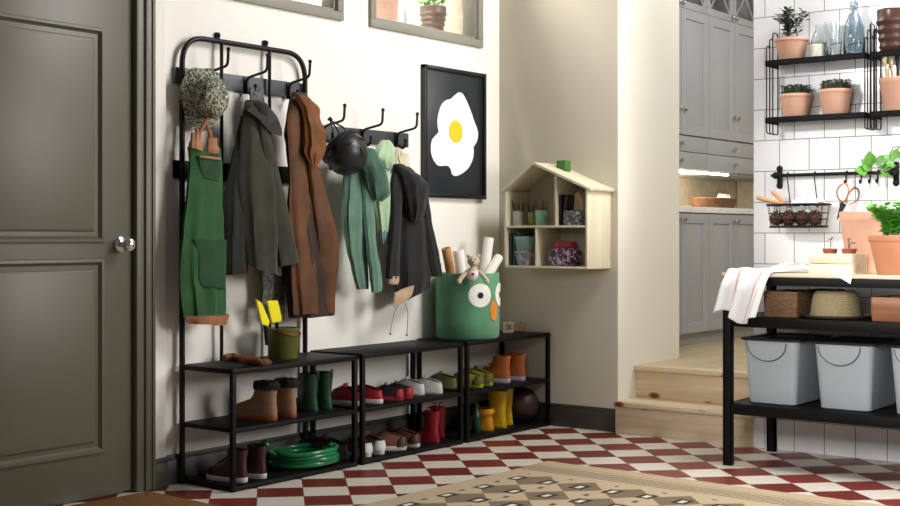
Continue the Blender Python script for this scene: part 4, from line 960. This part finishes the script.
# towel draped over the corner of the table top
towm = NT('white towel with red stripes'); k = towm
uv = k.add('ShaderNodeUVMap'); sep = k.add('ShaderNodeSeparateXYZ'); k.link(uv.outputs[0], sep.inputs[0])
def band(c, w): return k.math('LESS_THAN', k.math('ABSOLUTE', k.math('SUBTRACT', sep.outputs[0], c)), w)
col = k.mix(k.math('MAXIMUM', k.math('MAXIMUM', band(.3, .022), band(.8, .02)), band(.3, .001)), lin('dedcda'), lin('c99a9a')); k.link(col, k.b.inputs['Base Color']); k.b.inputs['Roughness'].default_value = .9; k.bump(k.noise(k.obj(), 300, 2), .15)
def towel():
    bm = B(); uvl = bm.loops.layers.uv.new('UVMap'); nu, nv = 36, 44; grid = []
    for i in range(nu + 1):
        u = i / nu; row = []
        e = PX(727 + 44*u, 271, -.588); e.z = .927
        hm = PX(719 + 37*u, 313 + 9*u - 5*math.sin(u*PI*2.4), -.62)
        bk_ = Vector((-.40 + .16*u, -1.735 - .46*u, .926))
        for j in range(nv + 1):
            v = j / nv
            rip = math.sin(u*PI*5 + .6) * .010 + math.sin(u*PI*11) * .004
            if v < .45:
                q = v / .45; p = bk_.lerp(e, q); p.z += .014*abs(math.sin(u*8 + q*5)) * (1 - .4*q) + .030*math.exp(-((u-.75)**2/.03 + (q-.5)**2/.08)) + abs(rip)*.5
            else:
                q = (v - .45) / .55; p = e.lerp(hm, q); p.x -= .012*math.sin(min(1, q*4)*PI/2) + (rip + .012)*min(1, q*3)*1.3; p.z += .0 + abs(rip)*.5*(1-q); p.y += rip*1.2*q
            row.append(p)
        grid.append(row)
    vs = [[bm.verts.new(p) for p in r] for r in grid]
    for i in range(nu):
        for j in range(nv):
            f = bm.faces.new((vs[i][j], vs[i+1][j], vs[i+1][j+1], vs[i][j+1]))
            for l, (a, b) in zip(f.loops, ((i, j), (i+1, j), (i+1, j+1), (i, j+1))): l[uvl].uv = (a/nu, b/nv)
    return bm
o = obj('tea_towel', towel(), towm.m, None, True, at=(-.5, -1.82, .925), angle=math.radians(180)); sm = o.modifiers.new('s', 'SOLIDIFY'); sm.thickness = .003; sm.offset = 1
tag(o, 'white tea towel with pink stripes draped over the table corner', 'towel')
# paper sheet hanging over the table edge
a, b, c, d = PX(831, 273.5, -.583), PX(852.5, 274.5, -.583), PX(850.5, 284, -.585), PX(842, 279, -.585)
e1, e2 = Vector((-.45, a.y-.02, .9235)), Vector((-.45, b.y-.0, .9235)); a.z = b.z = .9235
bm = B(); v = [bm.verts.new(p) for p in (a, b, c, d, e1, e2)]; bm.faces.new((v[0], v[1], v[2], v[3])); bm.faces.new((v[4], v[5], v[1], v[0]))
o = obj('paper_sheet', bm, white, None, False, at=(a+b)/2); sm = o.modifiers.new('s', 'SOLIDIFY'); sm.thickness = .001; sm.offset = 1
tag(o, 'white paper corner hanging over the table edge below the crate', 'paper')
# crate
TZ = .922
cA, cB = PX(808.5, 270, -.545), PX(852, 270, -.545); h = PX(808.5, 253, -.545).z - TZ; dX = .19
loc = Vector((-.545 + dX/2, (cA.y+cB.y)/2, TZ))
t = thing('wooden_crate', 'small pale wooden crate holding seedlings on the table', 'crate', loc)
y0, y1 = min(cA.y, cB.y), max(cA.y, cB.y)
crw = wood('crate pine', 'ddd2b8', 'cbbd9c', 1)
for i in range(2):
    za, zb = TZ + i*h/2 + .001, TZ + (i+1)*h/2 - .002
    obj('slat', box(B(), (-.545, y0, za), (-.535, y1, zb), .002), crw, t, True, at=loc); obj('slat', box(B(), (-.545+dX-.01, y0, za), (-.545+dX, y1, zb), .002), crw, t, True, at=loc)
for y in (y0, y1-.012): obj('end_board', box(B(), (-.5345, y, TZ+.001), (-.545+dX-.0105, y+.012, TZ+h-.002), .002), crw, t, True, at=loc)
obj('bottom_board', box(B(), (-.534, y0+.012, TZ+.001), (-.545+dX-.011, y1-.012, TZ+.01), .001), crw, t, True, at=loc)
def pot(name, label, c, rb, rt, h, m=terracotta, fill=True, rib=0, group=None, cat='plant pot'):
    t = thing(name, label, cat, c, 0, group)
    prof = [(rb*.95, 0), (rb, .004)]
    if rib:
        for i in range(1, 9): prof.append((rb + (rt-rb)*i/9 + (.009 if i % 2 else 0), h*.9*i/9))
    else: prof.append((rb + (rt-rb)*.8, h*.83))
    prof += [(rt*.985 if not rib else rt, h*.85 if not rib else h*.93), (rt, h*.865 if not rib else h*.95), (rt, h-.003), (rt*.97, h), (rt*.9, h), (rt*.85, h*.84)]
    bm = lathe(B(), prof, (0, 0, 0), 40); obj('pot', bm, m, t)
    if fill: obj('soil', lathe(B(), [(rt*.86, h*.84), (rt*.6, h*.9), (.004, h*.92)], (0, 0, 0), 24, cap0=False), soil, t)
    return t
def leaf(bm, p, d, up, L, W):
    d = Vector(d).normalized(); s = d.cross(Vector(up)); s = s.normalized() if s.length > 1e-4 else d.orthogonal().normalized(); n = s.cross(d)
    pts = [p, p + d*L*.35 + s*W/2 + n*L*.06, p + d*L*.7 + s*W*.4 + n*L*.04, p + d*L - n*L*.05, p + d*L*.7 - s*W*.4 + n*L*.04, p + d*L*.35 - s*W/2 + n*L*.06, p + d*L*.5 - n*L*.02]
    v = [bm.verts.new(q) for q in pts]
    for i in range(6): bm.faces.new((v[i], v[(i+1) % 6], v[6]))
def bush(t, rng, c, R, H, n, L, W, m, stems=6, stm=leafd, name='foliage', spread=1, base=.1, f0=.3):
    st = B(); bm = B(); tips = []
    for i in range(stems):
        a = rng.random()*2*PI; e = Vector((math.cos(a)*R*rng.uniform(.3, 1), math.sin(a)*R*rng.uniform(.3, 1), H*rng.uniform(.6, 1)))
        P = [c + e*f + Vector((0, 0, H*.15*math.sin(f*PI))) for f in (0, .33, .66, 1)]; P[0] = c + Vector((e.x*base, e.y*base, 0)); tube(st, P, [.0022, .0018, .0014, .001], 5); tips.append(P)
    for i in range(n):
        P = tips[i % stems]; f = rng.uniform(f0, 1)*2.999; k = int(f); p = P[k].lerp(P[min(3, k+1)], f-k)
        a = rng.random()*2*PI; d = Vector((math.cos(a), math.sin(a), rng.uniform(-.1, .8))); q = p + d*rng.uniform(.0, .012)*spread
        leaf(bm, q, d, (rng.uniform(-.3, .3), rng.uniform(-.3, .3), 1), L*rng.uniform(.7, 1.2), W*rng.uniform(.7, 1.2))
    obj('stem', st, stm, t); obj(name, bm, m, t)
rng = random.Random(5)
# seedlings in the crate
for j, px in enumerate((830, 849)):
    c = PX(px, 256, -.46); c.z = TZ + .055
    t = pot('seedling_pot', ['tiny terracotta seedling pot, left one in the crate', 'tiny terracotta seedling pot, right one in the crate'][j], c, .022, .034, .062, mat('dark terracotta', '9a5136', .8), True, 0, 'seedling pots in the crate')
    bush(t, rng, Vector((0, 0, .056)), .012, .05, 8, .022, .013, mat('seedling leaf', '4d5f3c', .6), 2)
# big pot and herb pot
c = PX(866, 262, -.22); c.z = TZ
pot('plant_pot', 'large pale terracotta pot behind the herb pot', c, .088, .122, .29, mat('pale terracotta', 'cc9f86', .8, 0, .1, 8), True)
c = PX(896, 273, -.44); c.z = TZ
t = pot('plant_pot', 'terracotta pot of bright green herbs on the table', c, .082, .122, .178, mat('orange terracotta', 'b97d5c', .8, 0, .1, 8), True)
bush(t, rng, Vector((0, 0, .15)), .14, .17, 1000, .030, .023, mat('fresh herb leaf', '5fae30', .5, 0, .35, 60), 34, leafm, base=.55, f0=.15)
# ------------------------------------------------------------------ wire wall shelves
shelfm = mat('black shelf board', '08080a', .6, spec=.12)
def wall_shelf(y0, label):
    yw = .50
    loc = Vector((0, y0, 1.6)); t = thing('wire_wall_shelf', label, 'wall shelf', loc, 0, 'black wire wall shelves')
    for s, yy in ((0, y0), (1, y0 - yw)):
        bm = B()
        for i, (x, zt) in enumerate(((-.15, 2.052), (-.112, 2.092), (-.075, 2.128))):
            xn = x + .036
            tube(bm, fillet([(xn, yy, zt-.012 if i < 2 else 2.0), (xn, yy, zt+.0) if i == 2 else (x+.034, yy, zt), (x, yy, zt), (x, yy, 1.613), (xn+.02, yy, 1.613)] if i < 2 else [(-.012, yy, 1.93), (-.012, yy, zt), (x, yy, zt), (x, yy, 1.613), (-.012, yy, 1.613), (-.012, yy, 1.70)], .018, 5), .0033, 6)
        tube(bm, [(-.012, yy, 1.63), (-.012, yy, 2.11)], .0033, 6)
        obj('wire_side', bm, blackrod, t, True, at=loc)
    for z in (1.978, 1.692):
        bm = B(); box(bm, (-.158, y0-yw-.004, z-.008), (-.006, y0+.004, z), .002); box(bm, (-.158, y0-yw-.004, z-.03), (-.148, y0+.004, z), .002)
        box(bm, (-.158, y0-.004, z-.03), (-.006, y0+.004, z), .002); box(bm, (-.158, y0-yw-.004, z-.03), (-.006, y0-yw+.004, z), .002)
        obj('shelf', bm, shelfm, t, True, at=loc)
    return t
ys = -1.742
wall_shelf(ys, 'black wire wall shelf with three potted plants')
wall_shelf(ys - .53, 'black wire wall shelf cut off at the right edge')
Z1, Z2 = 1.979, 1.693
c = PX(791.5, 56, -.085); c.z = Z1
t = pot('plant_pot', 'terracotta pot with leafy branching plant on the top shelf', c, .062, .083, .107, terracotta, True)
bush(t, rng, Vector((0, 0, .095)), .105, .17, 210, .03, .02, leafd, 14, mat('brown twig', '4a4030', .8), spread=1.5, base=.5, f0=.12)
def micro(t, r, z, n=320):
    bm = B()
    for i in range(n):
        a = rng.random()*2*PI; q = r*math.sqrt(rng.random()); p = Vector((q*math.cos(a), q*math.sin(a), z + rng.uniform(.004, .042)))
        tube(bm, [Vector((p.x*.95, p.y*.95, z-.02)), p], .0009, 4)
        leaf(bm, p, (math.cos(a*3), math.sin(a*3), .4), (0, 0, 1), .013, .009); leaf(bm, p, (-math.cos(a*3), -math.sin(a*3), .4), (0, 0, 1), .013, .009)
    obj('foliage', bm, mat('microgreen leaf', '3a4a2c', .6, 0, .5, 60), t)
for px, lab, hh in ((796, 'terracotta pot of microgreens, left one on the lower shelf', .112), (835.5, 'terracotta pot of microgreens, right one on the lower shelf', .122)):
    c = PX(px, 114, -.085); c.z = Z2
    t = pot('plant_pot', lab, c, .062, .083, hh, terracotta, True, 0, 'microgreen pots'); micro(t, .072, hh + .002)
obj_s = None
c = PX(894, 46, -.085); c.z = Z1
pot('ribbed_pot', 'dark brown ribbed pot at the right edge of top shelf', c, .06, .08, .2, mat('brown glazed ribs', '4a3028', .3), False, 1)
c = PX(898, 108, -.085); c.z = Z2
pot('plant_pot', 'terracotta pot of wooden tools at the right edge', c, .065, .088, .158, terracotta, False)
for j, (dx, dy, hh) in enumerate(((-.02, .05, .24), (.02, .035, .225), (-.01, .0, .235))):
    p = c + Vector((dx*.4, dy*.4, .03)); e = c + Vector((dx, dy*1.15, hh)); d = (e-p).normalized()
    t = thing('wooden_brush', ['wooden brush leaning left in the tool pot', 'wooden brush behind in the tool pot', 'dark brush in the middle of tool pot'][j], 'brush', p, 0, 'brushes in the terracotta pot')
    obj('handle', tube(B(), [p, e - d*.03, e], [.006, .007, .009], 8), mat('brush wood', 'c7a473', .6) if j < 2 else bk, t, True, at=p)
    obj('bristles', tube(B(), [e, e + d*.012, e + d*.03], [.009, .012, .011], 10), mat('pale bristle', 'd9c7a4', .9) if j < 2 else bk, t, True, at=p)
# glass on top shelf
cg_ = glass('clear glass', 'f4f8f8'); bg = glass('bluish bottle glass', 'c9d6de')
for (px, prof, m, lab, X) in ((817, [(.03, 0), (.034, .004), (.034, .06), (.03, .064)], mat('grey green cup', 'b9b8a8', .4), 'small grey cup beside the leafy pot', -.1),
     (821, [(.042, 0), (.046, .005), (.05, .09), (.03, .14), (.026, .16), (.03, .165), (.027, .163), (.024, .14), (.047, .088), (.043, .008)], cg_, 'clear glass jar left on the top shelf', -.05),
     (834, [(.03, 0), (.034, .005), (.04, .1), (.046, .17), (.044, .17), (.038, .1), (.031, .008)], cg_, 'clear glass vase in the middle of top shelf', -.09),
     (854, [(.046, 0), (.05, .005), (.05, .13), (.03, .185), (.018, .21), (.018, .25), (.022, .255), (.018, .255), (.015, .21), (.027, .182), (.046, .128), (.046, .008)], bg, 'tall bluish glass bottle right on the top shelf', -.085)):
    c = PX(px, 54, X); c.z = Z1; bm = lathe(B(), prof, c, 36); tag(obj('glass_vessel' if m in (cg_, bg) else 'small_cup', bm, m, None, True, at=c), lab, 'vessel' if m in (cg_, bg) else 'cup')
# ------------------------------------------------------------------ hanging rail
RZ, RX = 1.404, -.05
ra, rb_ = PX(776, 175, RX).y, PX(893, 172, RX).y
loc = Vector((RX, (ra+rb_)/2, RZ)); t = thing('kitchen_rail', 'black kitchen rail on the tiled wall with small hooks', 'rail', loc)
obj('bar', tube(B(), [(RX, ra+.025, RZ), (RX, rb_-.03, RZ)], .0085, 12), black, t, True, at=loc)
for yy in (ra, rb_):
    bm = B(); box(bm, (-.008, yy-.014, RZ-.055), (-.001, yy+.014, RZ+.04), .003); tube(bm, [(-.004, yy, RZ), (RX, yy, RZ)], .011, 12)
    for dz in (-.05, .036): bmesh.ops.create_uvsphere(bm, u_segments=12, v_segments=8, radius=.017, matrix=Matrix.Translation((-.006, yy, RZ+dz)) @ Matrix.Diagonal((.4, 1, 1, 1)))
    sph(bm, (RX-.004, yy, RZ), .018); obj('end_bracket', bm, black, t, True, at=loc)
def shook(px, dl=.05):
    yy = PX(px, 178, RX).y
    p = [(RX+.009, yy, RZ+.002), (RX+.004, yy, RZ+.011), (RX-.006, yy, RZ+.011), (RX-.011, yy, RZ), (RX-.011, yy, RZ-dl+.012), (RX-.018, yy, RZ-dl), (RX-.030, yy, RZ-dl), (RX-.034, yy, RZ-dl+.016)]
    obj('hook', tube(B(), fillet(p, .008, 3), .0042, 8), black, t, True, at=loc); return yy
for px in (781.5, 847, 862, 871, 878.5): shook(px)
# hanging basket
bc = PX(798.5, 204, -.13); bz = 1.252
loc = Vector((bc.x, bc.y, 1.14)); ly, lx = .155, .085
t = thing('hanging_basket', 'oval black wire basket hanging from the kitchen rail', 'basket', loc)
def oval(z, s=1, n=48): return [Vector((bc.x + lx*s*math.copysign(abs(math.cos(2*PI*k/n))**.7, math.cos(2*PI*k/n)), bc.y + ly*s*math.copysign(abs(math.sin(2*PI*k/n))**.7, math.sin(2*PI*k/n)), z)) for k in range(n)]
bm = B(); tube(bm, oval(bz), .006, 8, True); tube(bm, oval(1.21, .95), .0025, 6, True); tube(bm, oval(1.18, .93), .0025, 6, True); tube(bm, oval(1.143, .9), .006, 8, True)
o1, o2 = oval(bz), oval(1.143, .9)
for k in range(0, 48, 4): tube(bm, [o1[k], o2[k]], .0016, 5)
obj('wire_body', bm, blackrod, t, True, at=loc)
bm = B(); loft(bm, [oval(1.14, .9), oval(1.144, .9)]); obj('base', bm, blackrod, t, True, at=loc)
bm = B()
for px in (788, 815):
    yy = PX(px, 178, RX).y; y2 = bc.y + (yy - bc.y)*1.0 - .02
    xr = bc.x + lx*.9
    tube(bm, fillet([(RX+.01, yy, RZ-.004), (RX+.009, yy, RZ+.013), (RX-.01, yy, RZ+.013), (RX-.012, yy, RZ-.01), (xr-.01, y2, bz-.01), (xr-.02, y2, bz-.014), (xr-.024, y2, bz+.005)], .008, 3), .0028, 6)
obj('hanger', bm, blackrod, t, True, at=loc)
cone = mat('pine cone brown', '4a2c1a', .8, 0, .5, 40, .4, 60)
cr = random.Random(3)
for i, (dx, dy) in enumerate([(-.035, .1), (-.035, .035), (-.035, -.035), (-.035, -.1), (.035, .07), (.035, 0), (.035, -.07)]):
    c = Vector((bc.x+dx, bc.y+dy, 1.148)); bm = B(); n = 60
    for k in range(n):
        f = (k+.5)/n; th = math.acos(1-2*f); ph = PI*(1+5**.5)*k
        d = Vector((math.sin(th)*math.cos(ph), math.sin(th)*math.sin(ph), math.cos(th))); p = c + Vector((d.x*.031, d.y*.031, .034 + d.z*.032)); leaf(bm, p, d + Vector((0, 0, .25)), (0, 0, 1), .014, .015)
    sph(bm, c + Vector((0, 0, .034)), .031, (1, 1.1, 1.05), u=12, v=8)
    tag(obj('pine_cone', bm, cone, None, True, at=c), ['pine cone at the front left of the hanging basket', 'second pine cone along the basket front', 'third pine cone along the basket front', 'pine cone at the front right of the hanging basket', 'pine cone at the back left of the hanging basket', 'pine cone at the back middle of the hanging basket', 'pine cone at the back right of the hanging basket'][i], 'pine cone', 'pine cones in the hanging basket')
for j, (a, b, lab) in enumerate((((757, 197.5), (782, 204), 'wooden tool handle sticking out low from the hanging basket'), ((772, 191), (784, 203), 'wooden tool handle standing up from the hanging basket'))):
    A, Bq = PX(*a, -.15 + .03*j), PX(*b, -.15 + .03*j); Bq = Bq + (Bq-A).normalized()*.03
    tag(obj('tool_handle', tube(B(), [A, A.lerp(Bq, .1), A.lerp(Bq, .5), Bq], [.009, .012, .010, .008], 10), mat('oiled handle wood', 'b98a55', .5), None, True, at=Bq), lab, 'tool', 'wooden tools in the hanging basket')
bm = B()
for k in range(8):
    p = PX(793 + k*3.3, 203 - 2*abs(math.sin(k)), -.17); tube(bm, [p + Vector((-.0, .012, -.012)), p + Vector((.01, 0, .006)), p + Vector((.05, -.01, .008)), p + Vector((.08, -.012, -.01))], .009, 8)
tag(obj('folded_cloth', bm, white, None, True, at=PX(805, 207, -.17)), 'white folded cloth lying in the hanging basket', 'cloth')
# scissors
sx = RX - .03; loc = PX(848, 203, sx)
t = thing('scissors', 'scissors with copper handles hanging on the rail', 'scissors', loc)
def loop(pts): 
    P = [PX(x, y, sx) for x, y in pts]; return [Vector(p) for p in smooth_rows([tuple(p) for p in P + [P[0]]], 5)[:-1]]
bm = B(); tube(bm, loop([(843, 203), (838, 198), (837, 191), (841, 185), (846, 184), (848.5, 190), (847, 197)]), .0035, 8, True); obj('handle_loop', bm, copper, t, True, at=loc)
bm = B(); tube(bm, loop([(846, 203), (848, 195), (853, 188.5), (858, 189), (859, 195), (856, 201), (850, 204)]), .0035, 8, True); obj('handle_loop', bm, copper, t, True, at=loc)
bm = B(); poly(bm, [PX(x, y, sx-.003) for x, y in ((840.5, 202), (845.5, 204), (840, 214), (836.5, 220.5))], (.004, 0, 0)); poly(bm, [PX(x, y, sx-.006) for x, y in ((842, 204), (846.5, 204.5), (838.5, 218), (836.5, 220.5))], (.003, 0, 0)); bmesh.ops.create_uvsphere(bm, u_segments=10, v_segments=6, radius=.005, matrix=Matrix.Translation(PX(843.5, 205, sx-.007)))
obj('blade', bm, blackrod, t, False, at=loc)
# trailing plant at the rail end
loc = PX(893, 170, -.07)
t = thing('trailing_plant', 'sprig of broad bright green leaves on the kitchen rail', 'plant')
t.location = loc
bm = B(); st = B()
for (x, y, a, L_, W_) in ((872, 171, 2.4, .085, .06), (870, 168, 1.7, .085, .065), (876, 166, .9, .07, .05), (868, 172, 3.0, .075, .055), (880, 172, -.2, .06, .045), (879, 168, .5, .055, .045), (893, 160, 1.3, .06, .04), (892, 162, 2.5, .06, .035), (898, 158, .9, .05, .035), (899, 164, .2, .055, .04), (896, 166, 2.9, .06, .035)):
    p = PX(x, y, -.075 - .01*math.sin(x)); d = RV*math.cos(a) + Vector((0, 0, math.sin(a))) - DV*.3; leaf(bm, p, d, -DV + Vector((.1, .2, .3)), L_, W_)
for pts in (((878, 173), (884, 166), (893, 152), (900, 147)), ((873, 172), (886, 172), (897, 166), (906, 160)), ((888, 158), (893, 148), (899, 146), (905, 150))):
    tube(st, [PX(x, y, -.07) for x, y in pts], .0022, 6)
obj('leaves', bm, mat('broad bright leaf', '5c9a34', .45, 0, .4, 50), t, True, at=loc); obj('stem', st, mat('dark stem', '3a3f2a', .7), t, True, at=loc)

# ------------------------------------------------------------------ rug and doormat
def rug_mat():
    k = NT('woven diamond rug'); p = k.add('ShaderNodeTexCoord').outputs['Object']; sep = k.add('ShaderNodeSeparateXYZ'); k.link(p, sep.inputs[0]); x, y = sep.outputs[0], sep.outputs[1]
    def tri(v, off, pitch): return k.math('ABSOLUTE', k.math('SUBTRACT', k.math('FRACT', k.math('DIVIDE', k.math('SUBTRACT', v, off - pitch*40.5), pitch)), .5))
    u, v = tri(x, -.457, .25), tri(y, -.24, .236)
    dia = k.math('LESS_THAN', k.math('ADD', u, v), .5)
    n = k.noise(k.scale(p, (140, 30, 1)), 1, 3)
    base = k.mix(n, lin('a38f72'), lin('bfab8c')); dark = k.mix(n, lin('65543f'), lin('7d6b55'))
    col = k.mix(dia, base, dark)
    mu, mv = tri(x, -.457, .25), tri(y, -.31, .1675)
    def rect(a, b): return k.math('MULTIPLY', k.math('LESS_THAN', mu, a), k.math('LESS_THAN', mv, b))
    col = k.mix(rect(.19, .21), col, lin('2a211b')); col = k.mix(rect(.1, .08), col, lin('d8cdb8'))
    su, sv = tri(x, -.332, .25), tri(y, -.24+.118, .236)
    col = k.mix(k.math('MULTIPLY', k.math('LESS_THAN', su, .07), k.math('LESS_THAN', sv, .05)), col, lin('3f3226'))
    # plain borders and the stripe bands along the short end
    bx_ = k.math('GREATER_THAN', x, -.335); by_ = k.math('GREATER_THAN', y, -.115)
    col = k.mix(k.math('MAXIMUM', bx_, by_), col, base)
    def stripe(a, b): return k.math('MULTIPLY', k.math('GREATER_THAN', x, a), k.math('LESS_THAN', x, b))
    zig = k.math('GREATER_THAN', k.math('FRACT', k.math('MULTIPLY', k.math('ADD', y, k.math('MULTIPLY', x, .5)), 45)), .5)
    col = k.mix(k.math('MULTIPLY', stripe(-.235, -.15), zig), col, lin('6b5b45')); col = k.mix(k.math('MAXIMUM', k.math('MAXIMUM', stripe(-.255, -.243), stripe(-.142, -.13)), stripe(-.1, -.094)), col, lin('6f5e48'))
    k.link(col, k.b.inputs['Base Color']); k.b.inputs['Roughness'].default_value = .95
    k.bump(k.math('ADD', n, k.noise(p, 200, 2)), .3); return k.m
loc = Vector((-1.02, -1.005, .001))
bm = B(); bmesh.ops.create_grid(bm, x_segments=60, y_segments=60, size=.5)
for v in bm.verts: v.co = Vector(((v.co.x - .5)*2.2, (v.co.y - .5)*1.9, .007 + .003*noise.noise(v.co*9)))
ed = [e for e in bm.edges if e.is_boundary]; r = bmesh.ops.extrude_edge_only(bm, edges=ed)
for v in [g for g in r['geom'] if isinstance(g, bmesh.types.BMVert)]: v.co.z = 0
rug = obj('area_rug', bm, rug_mat(), None, True); rug.location = loc; rug.rotation_euler = (0, 0, -.03)
tag(rug, 'tan and brown woven rug with diamond pattern on checker floor', 'rug')
bm = B(); box(bm, (-.62, -.5, .001), (0, 0, .016), .004); o = obj('doormat', bm, mat('coir bristle', '8f612e', .98, 0, .5, 220, 1.0, 300)); o.location = (-2.705, -.085, 0); o.rotation_euler = (0, 0, -.06)
tag(o, 'brown coir doormat in front of the olive door', 'doormat')

# ------------------------------------------------------------------ behind the upper windows
def wz(px, Y): q = PY(px, 15, Y); return Vector((q.x, Y, wz0 + .085))
c = wz(433, .23); pot('ribbed_pot', 'brown ribbed pot with green plant behind the right window', c, .055, .078, .15, mat('brown ribbed glaze', '5c4638', .4), True, 1)
t = [o for o in COL.objects if o.name.startswith('ribbed_pot')][-1]
t = [o for o in COL.objects if o.get('label', '').startswith('brown ribbed pot with green')][0]
bush(t, rng, Vector((0, 0, .14)), .12, .2, 160, .05, .035, mat('sunlit leaf', '7fc04a', .5, 0, .3, 40), 12, leafm, base=.6, f0=.0)  # foliage in a light green of its own
c = wz(381, .24); pot('plant_pot', 'salmon terracotta pot behind the right window, left corner', c, .09, .10, .17, mat('salmon pot', 'c9a08c', .8), False)
for px, lab, h_ in ((395, 'white ceramic bottle behind the right window, left of two', .26), (406, 'white ceramic bottle behind the right window, right of two', .3)):
    c = wz(px, .25); bm = lathe(B(), [(.045, 0), (.05, .006), (.048, h_*.5), (.022, h_*.72), (.016, h_*.95), (.02, h_)], c, 28); tag(obj('ceramic_bottle', bm, mat('grey white glaze', 'c9cccb', .25), None, True, at=c), lab, 'bottle')
c = wz(455, .40); t = thing('leaning_frame', 'grey wood framed white board leaning behind the right window', 'picture', c)
bm = B(); box(bm, (-.13, 0, 0), (.12, .012, .75), .002, Matrix.Translation(c) @ Matrix.Rotation(-.12, 4, 'X')); obj('board', bm, mat('white board', 'f5f0e2', .8), t, True, at=c)
bm = B(); box(bm, (.115, -.012, 0), (.165, .02, .78), .004, Matrix.Translation(c) @ Matrix.Rotation(-.12, 4, 'X')); obj('frame', bm, mat('grey brown wood', '8d857b', .6), t, True, at=c)

# ------------------------------------------------------------------ light
def area(name, loc, target, size, power, color=(1, 1, 1), sy=None, spread=None):
    d = bpy.data.lights.new(name, 'AREA'); d.energy = power; d.color = color; d.size = size
    if sy: d.shape = 'RECTANGLE'; d.size_y = sy
    if spread: d.spread = spread
    o = bpy.data.objects.new(name, d); COL.objects.link(o); o.location = loc
    o.rotation_euler = (Vector(target) - Vector(loc)).to_track_quat('-Z', 'Y').to_euler(); return o
area('ceiling_window_light', (-.5, -2.7, 3.6), (-1.6, 0, 1.2), 1.1, 92, (1, .985, .955))
area('low_window_light', (-.55, -4.6, 1.75), (-1.6, 0, .8), 1.2, 88, (1, .985, .96))
area('passage_light', (1.0, -2.9, 2.7), (1.1, -.7, 1.5), .9, 32, (1, .98, .95))
area('kitchen_light', (2.3, -1.6, 2.9), (2.2, -.4, 1.0), .8, 5, (1, .97, .93))
area('under_cabinet_light', (1.85, KY+.12, 1.508), (1.85, KY+.4, 1.3), .8, 11, (1, .88, .66), .05)
area('upper_room_light', (-.9, .25, 3.5), (-.9, .40, 2.2), 1.6, 60, (1, .98, .95), .2)
area('room_fill', (-4.6, -3.1, 1.75), (-.3, -2.5, .62), .8, 11, (1, .98, .96), None, math.radians(50))
d = bpy.data.lights.new('sun_beam', 'SPOT'); d.energy = 700; d.color = (1, .98, .95); d.spot_size = math.radians(24); d.spot_blend = .8; d.shadow_soft_size = .06
o = bpy.data.objects.new('sun_beam', d); COL.objects.link(o); o.location = (-4.6, -.9, 2.7); o.rotation_euler = (Vector((0, -2.5, 1.40)) - o.location).to_track_quat('-Z', 'Y').to_euler()
w = bpy.data.worlds.new('world'); S.world = w; w.use_nodes = True
bgd = w.node_tree.nodes['Background']; bgd.inputs[0].default_value = (1, .97, .93, 1); bgd.inputs[1].default_value = .13
S.view_settings.view_transform = 'Standard'; S.view_settings.look = 'None'; S.view_settings.exposure = 0
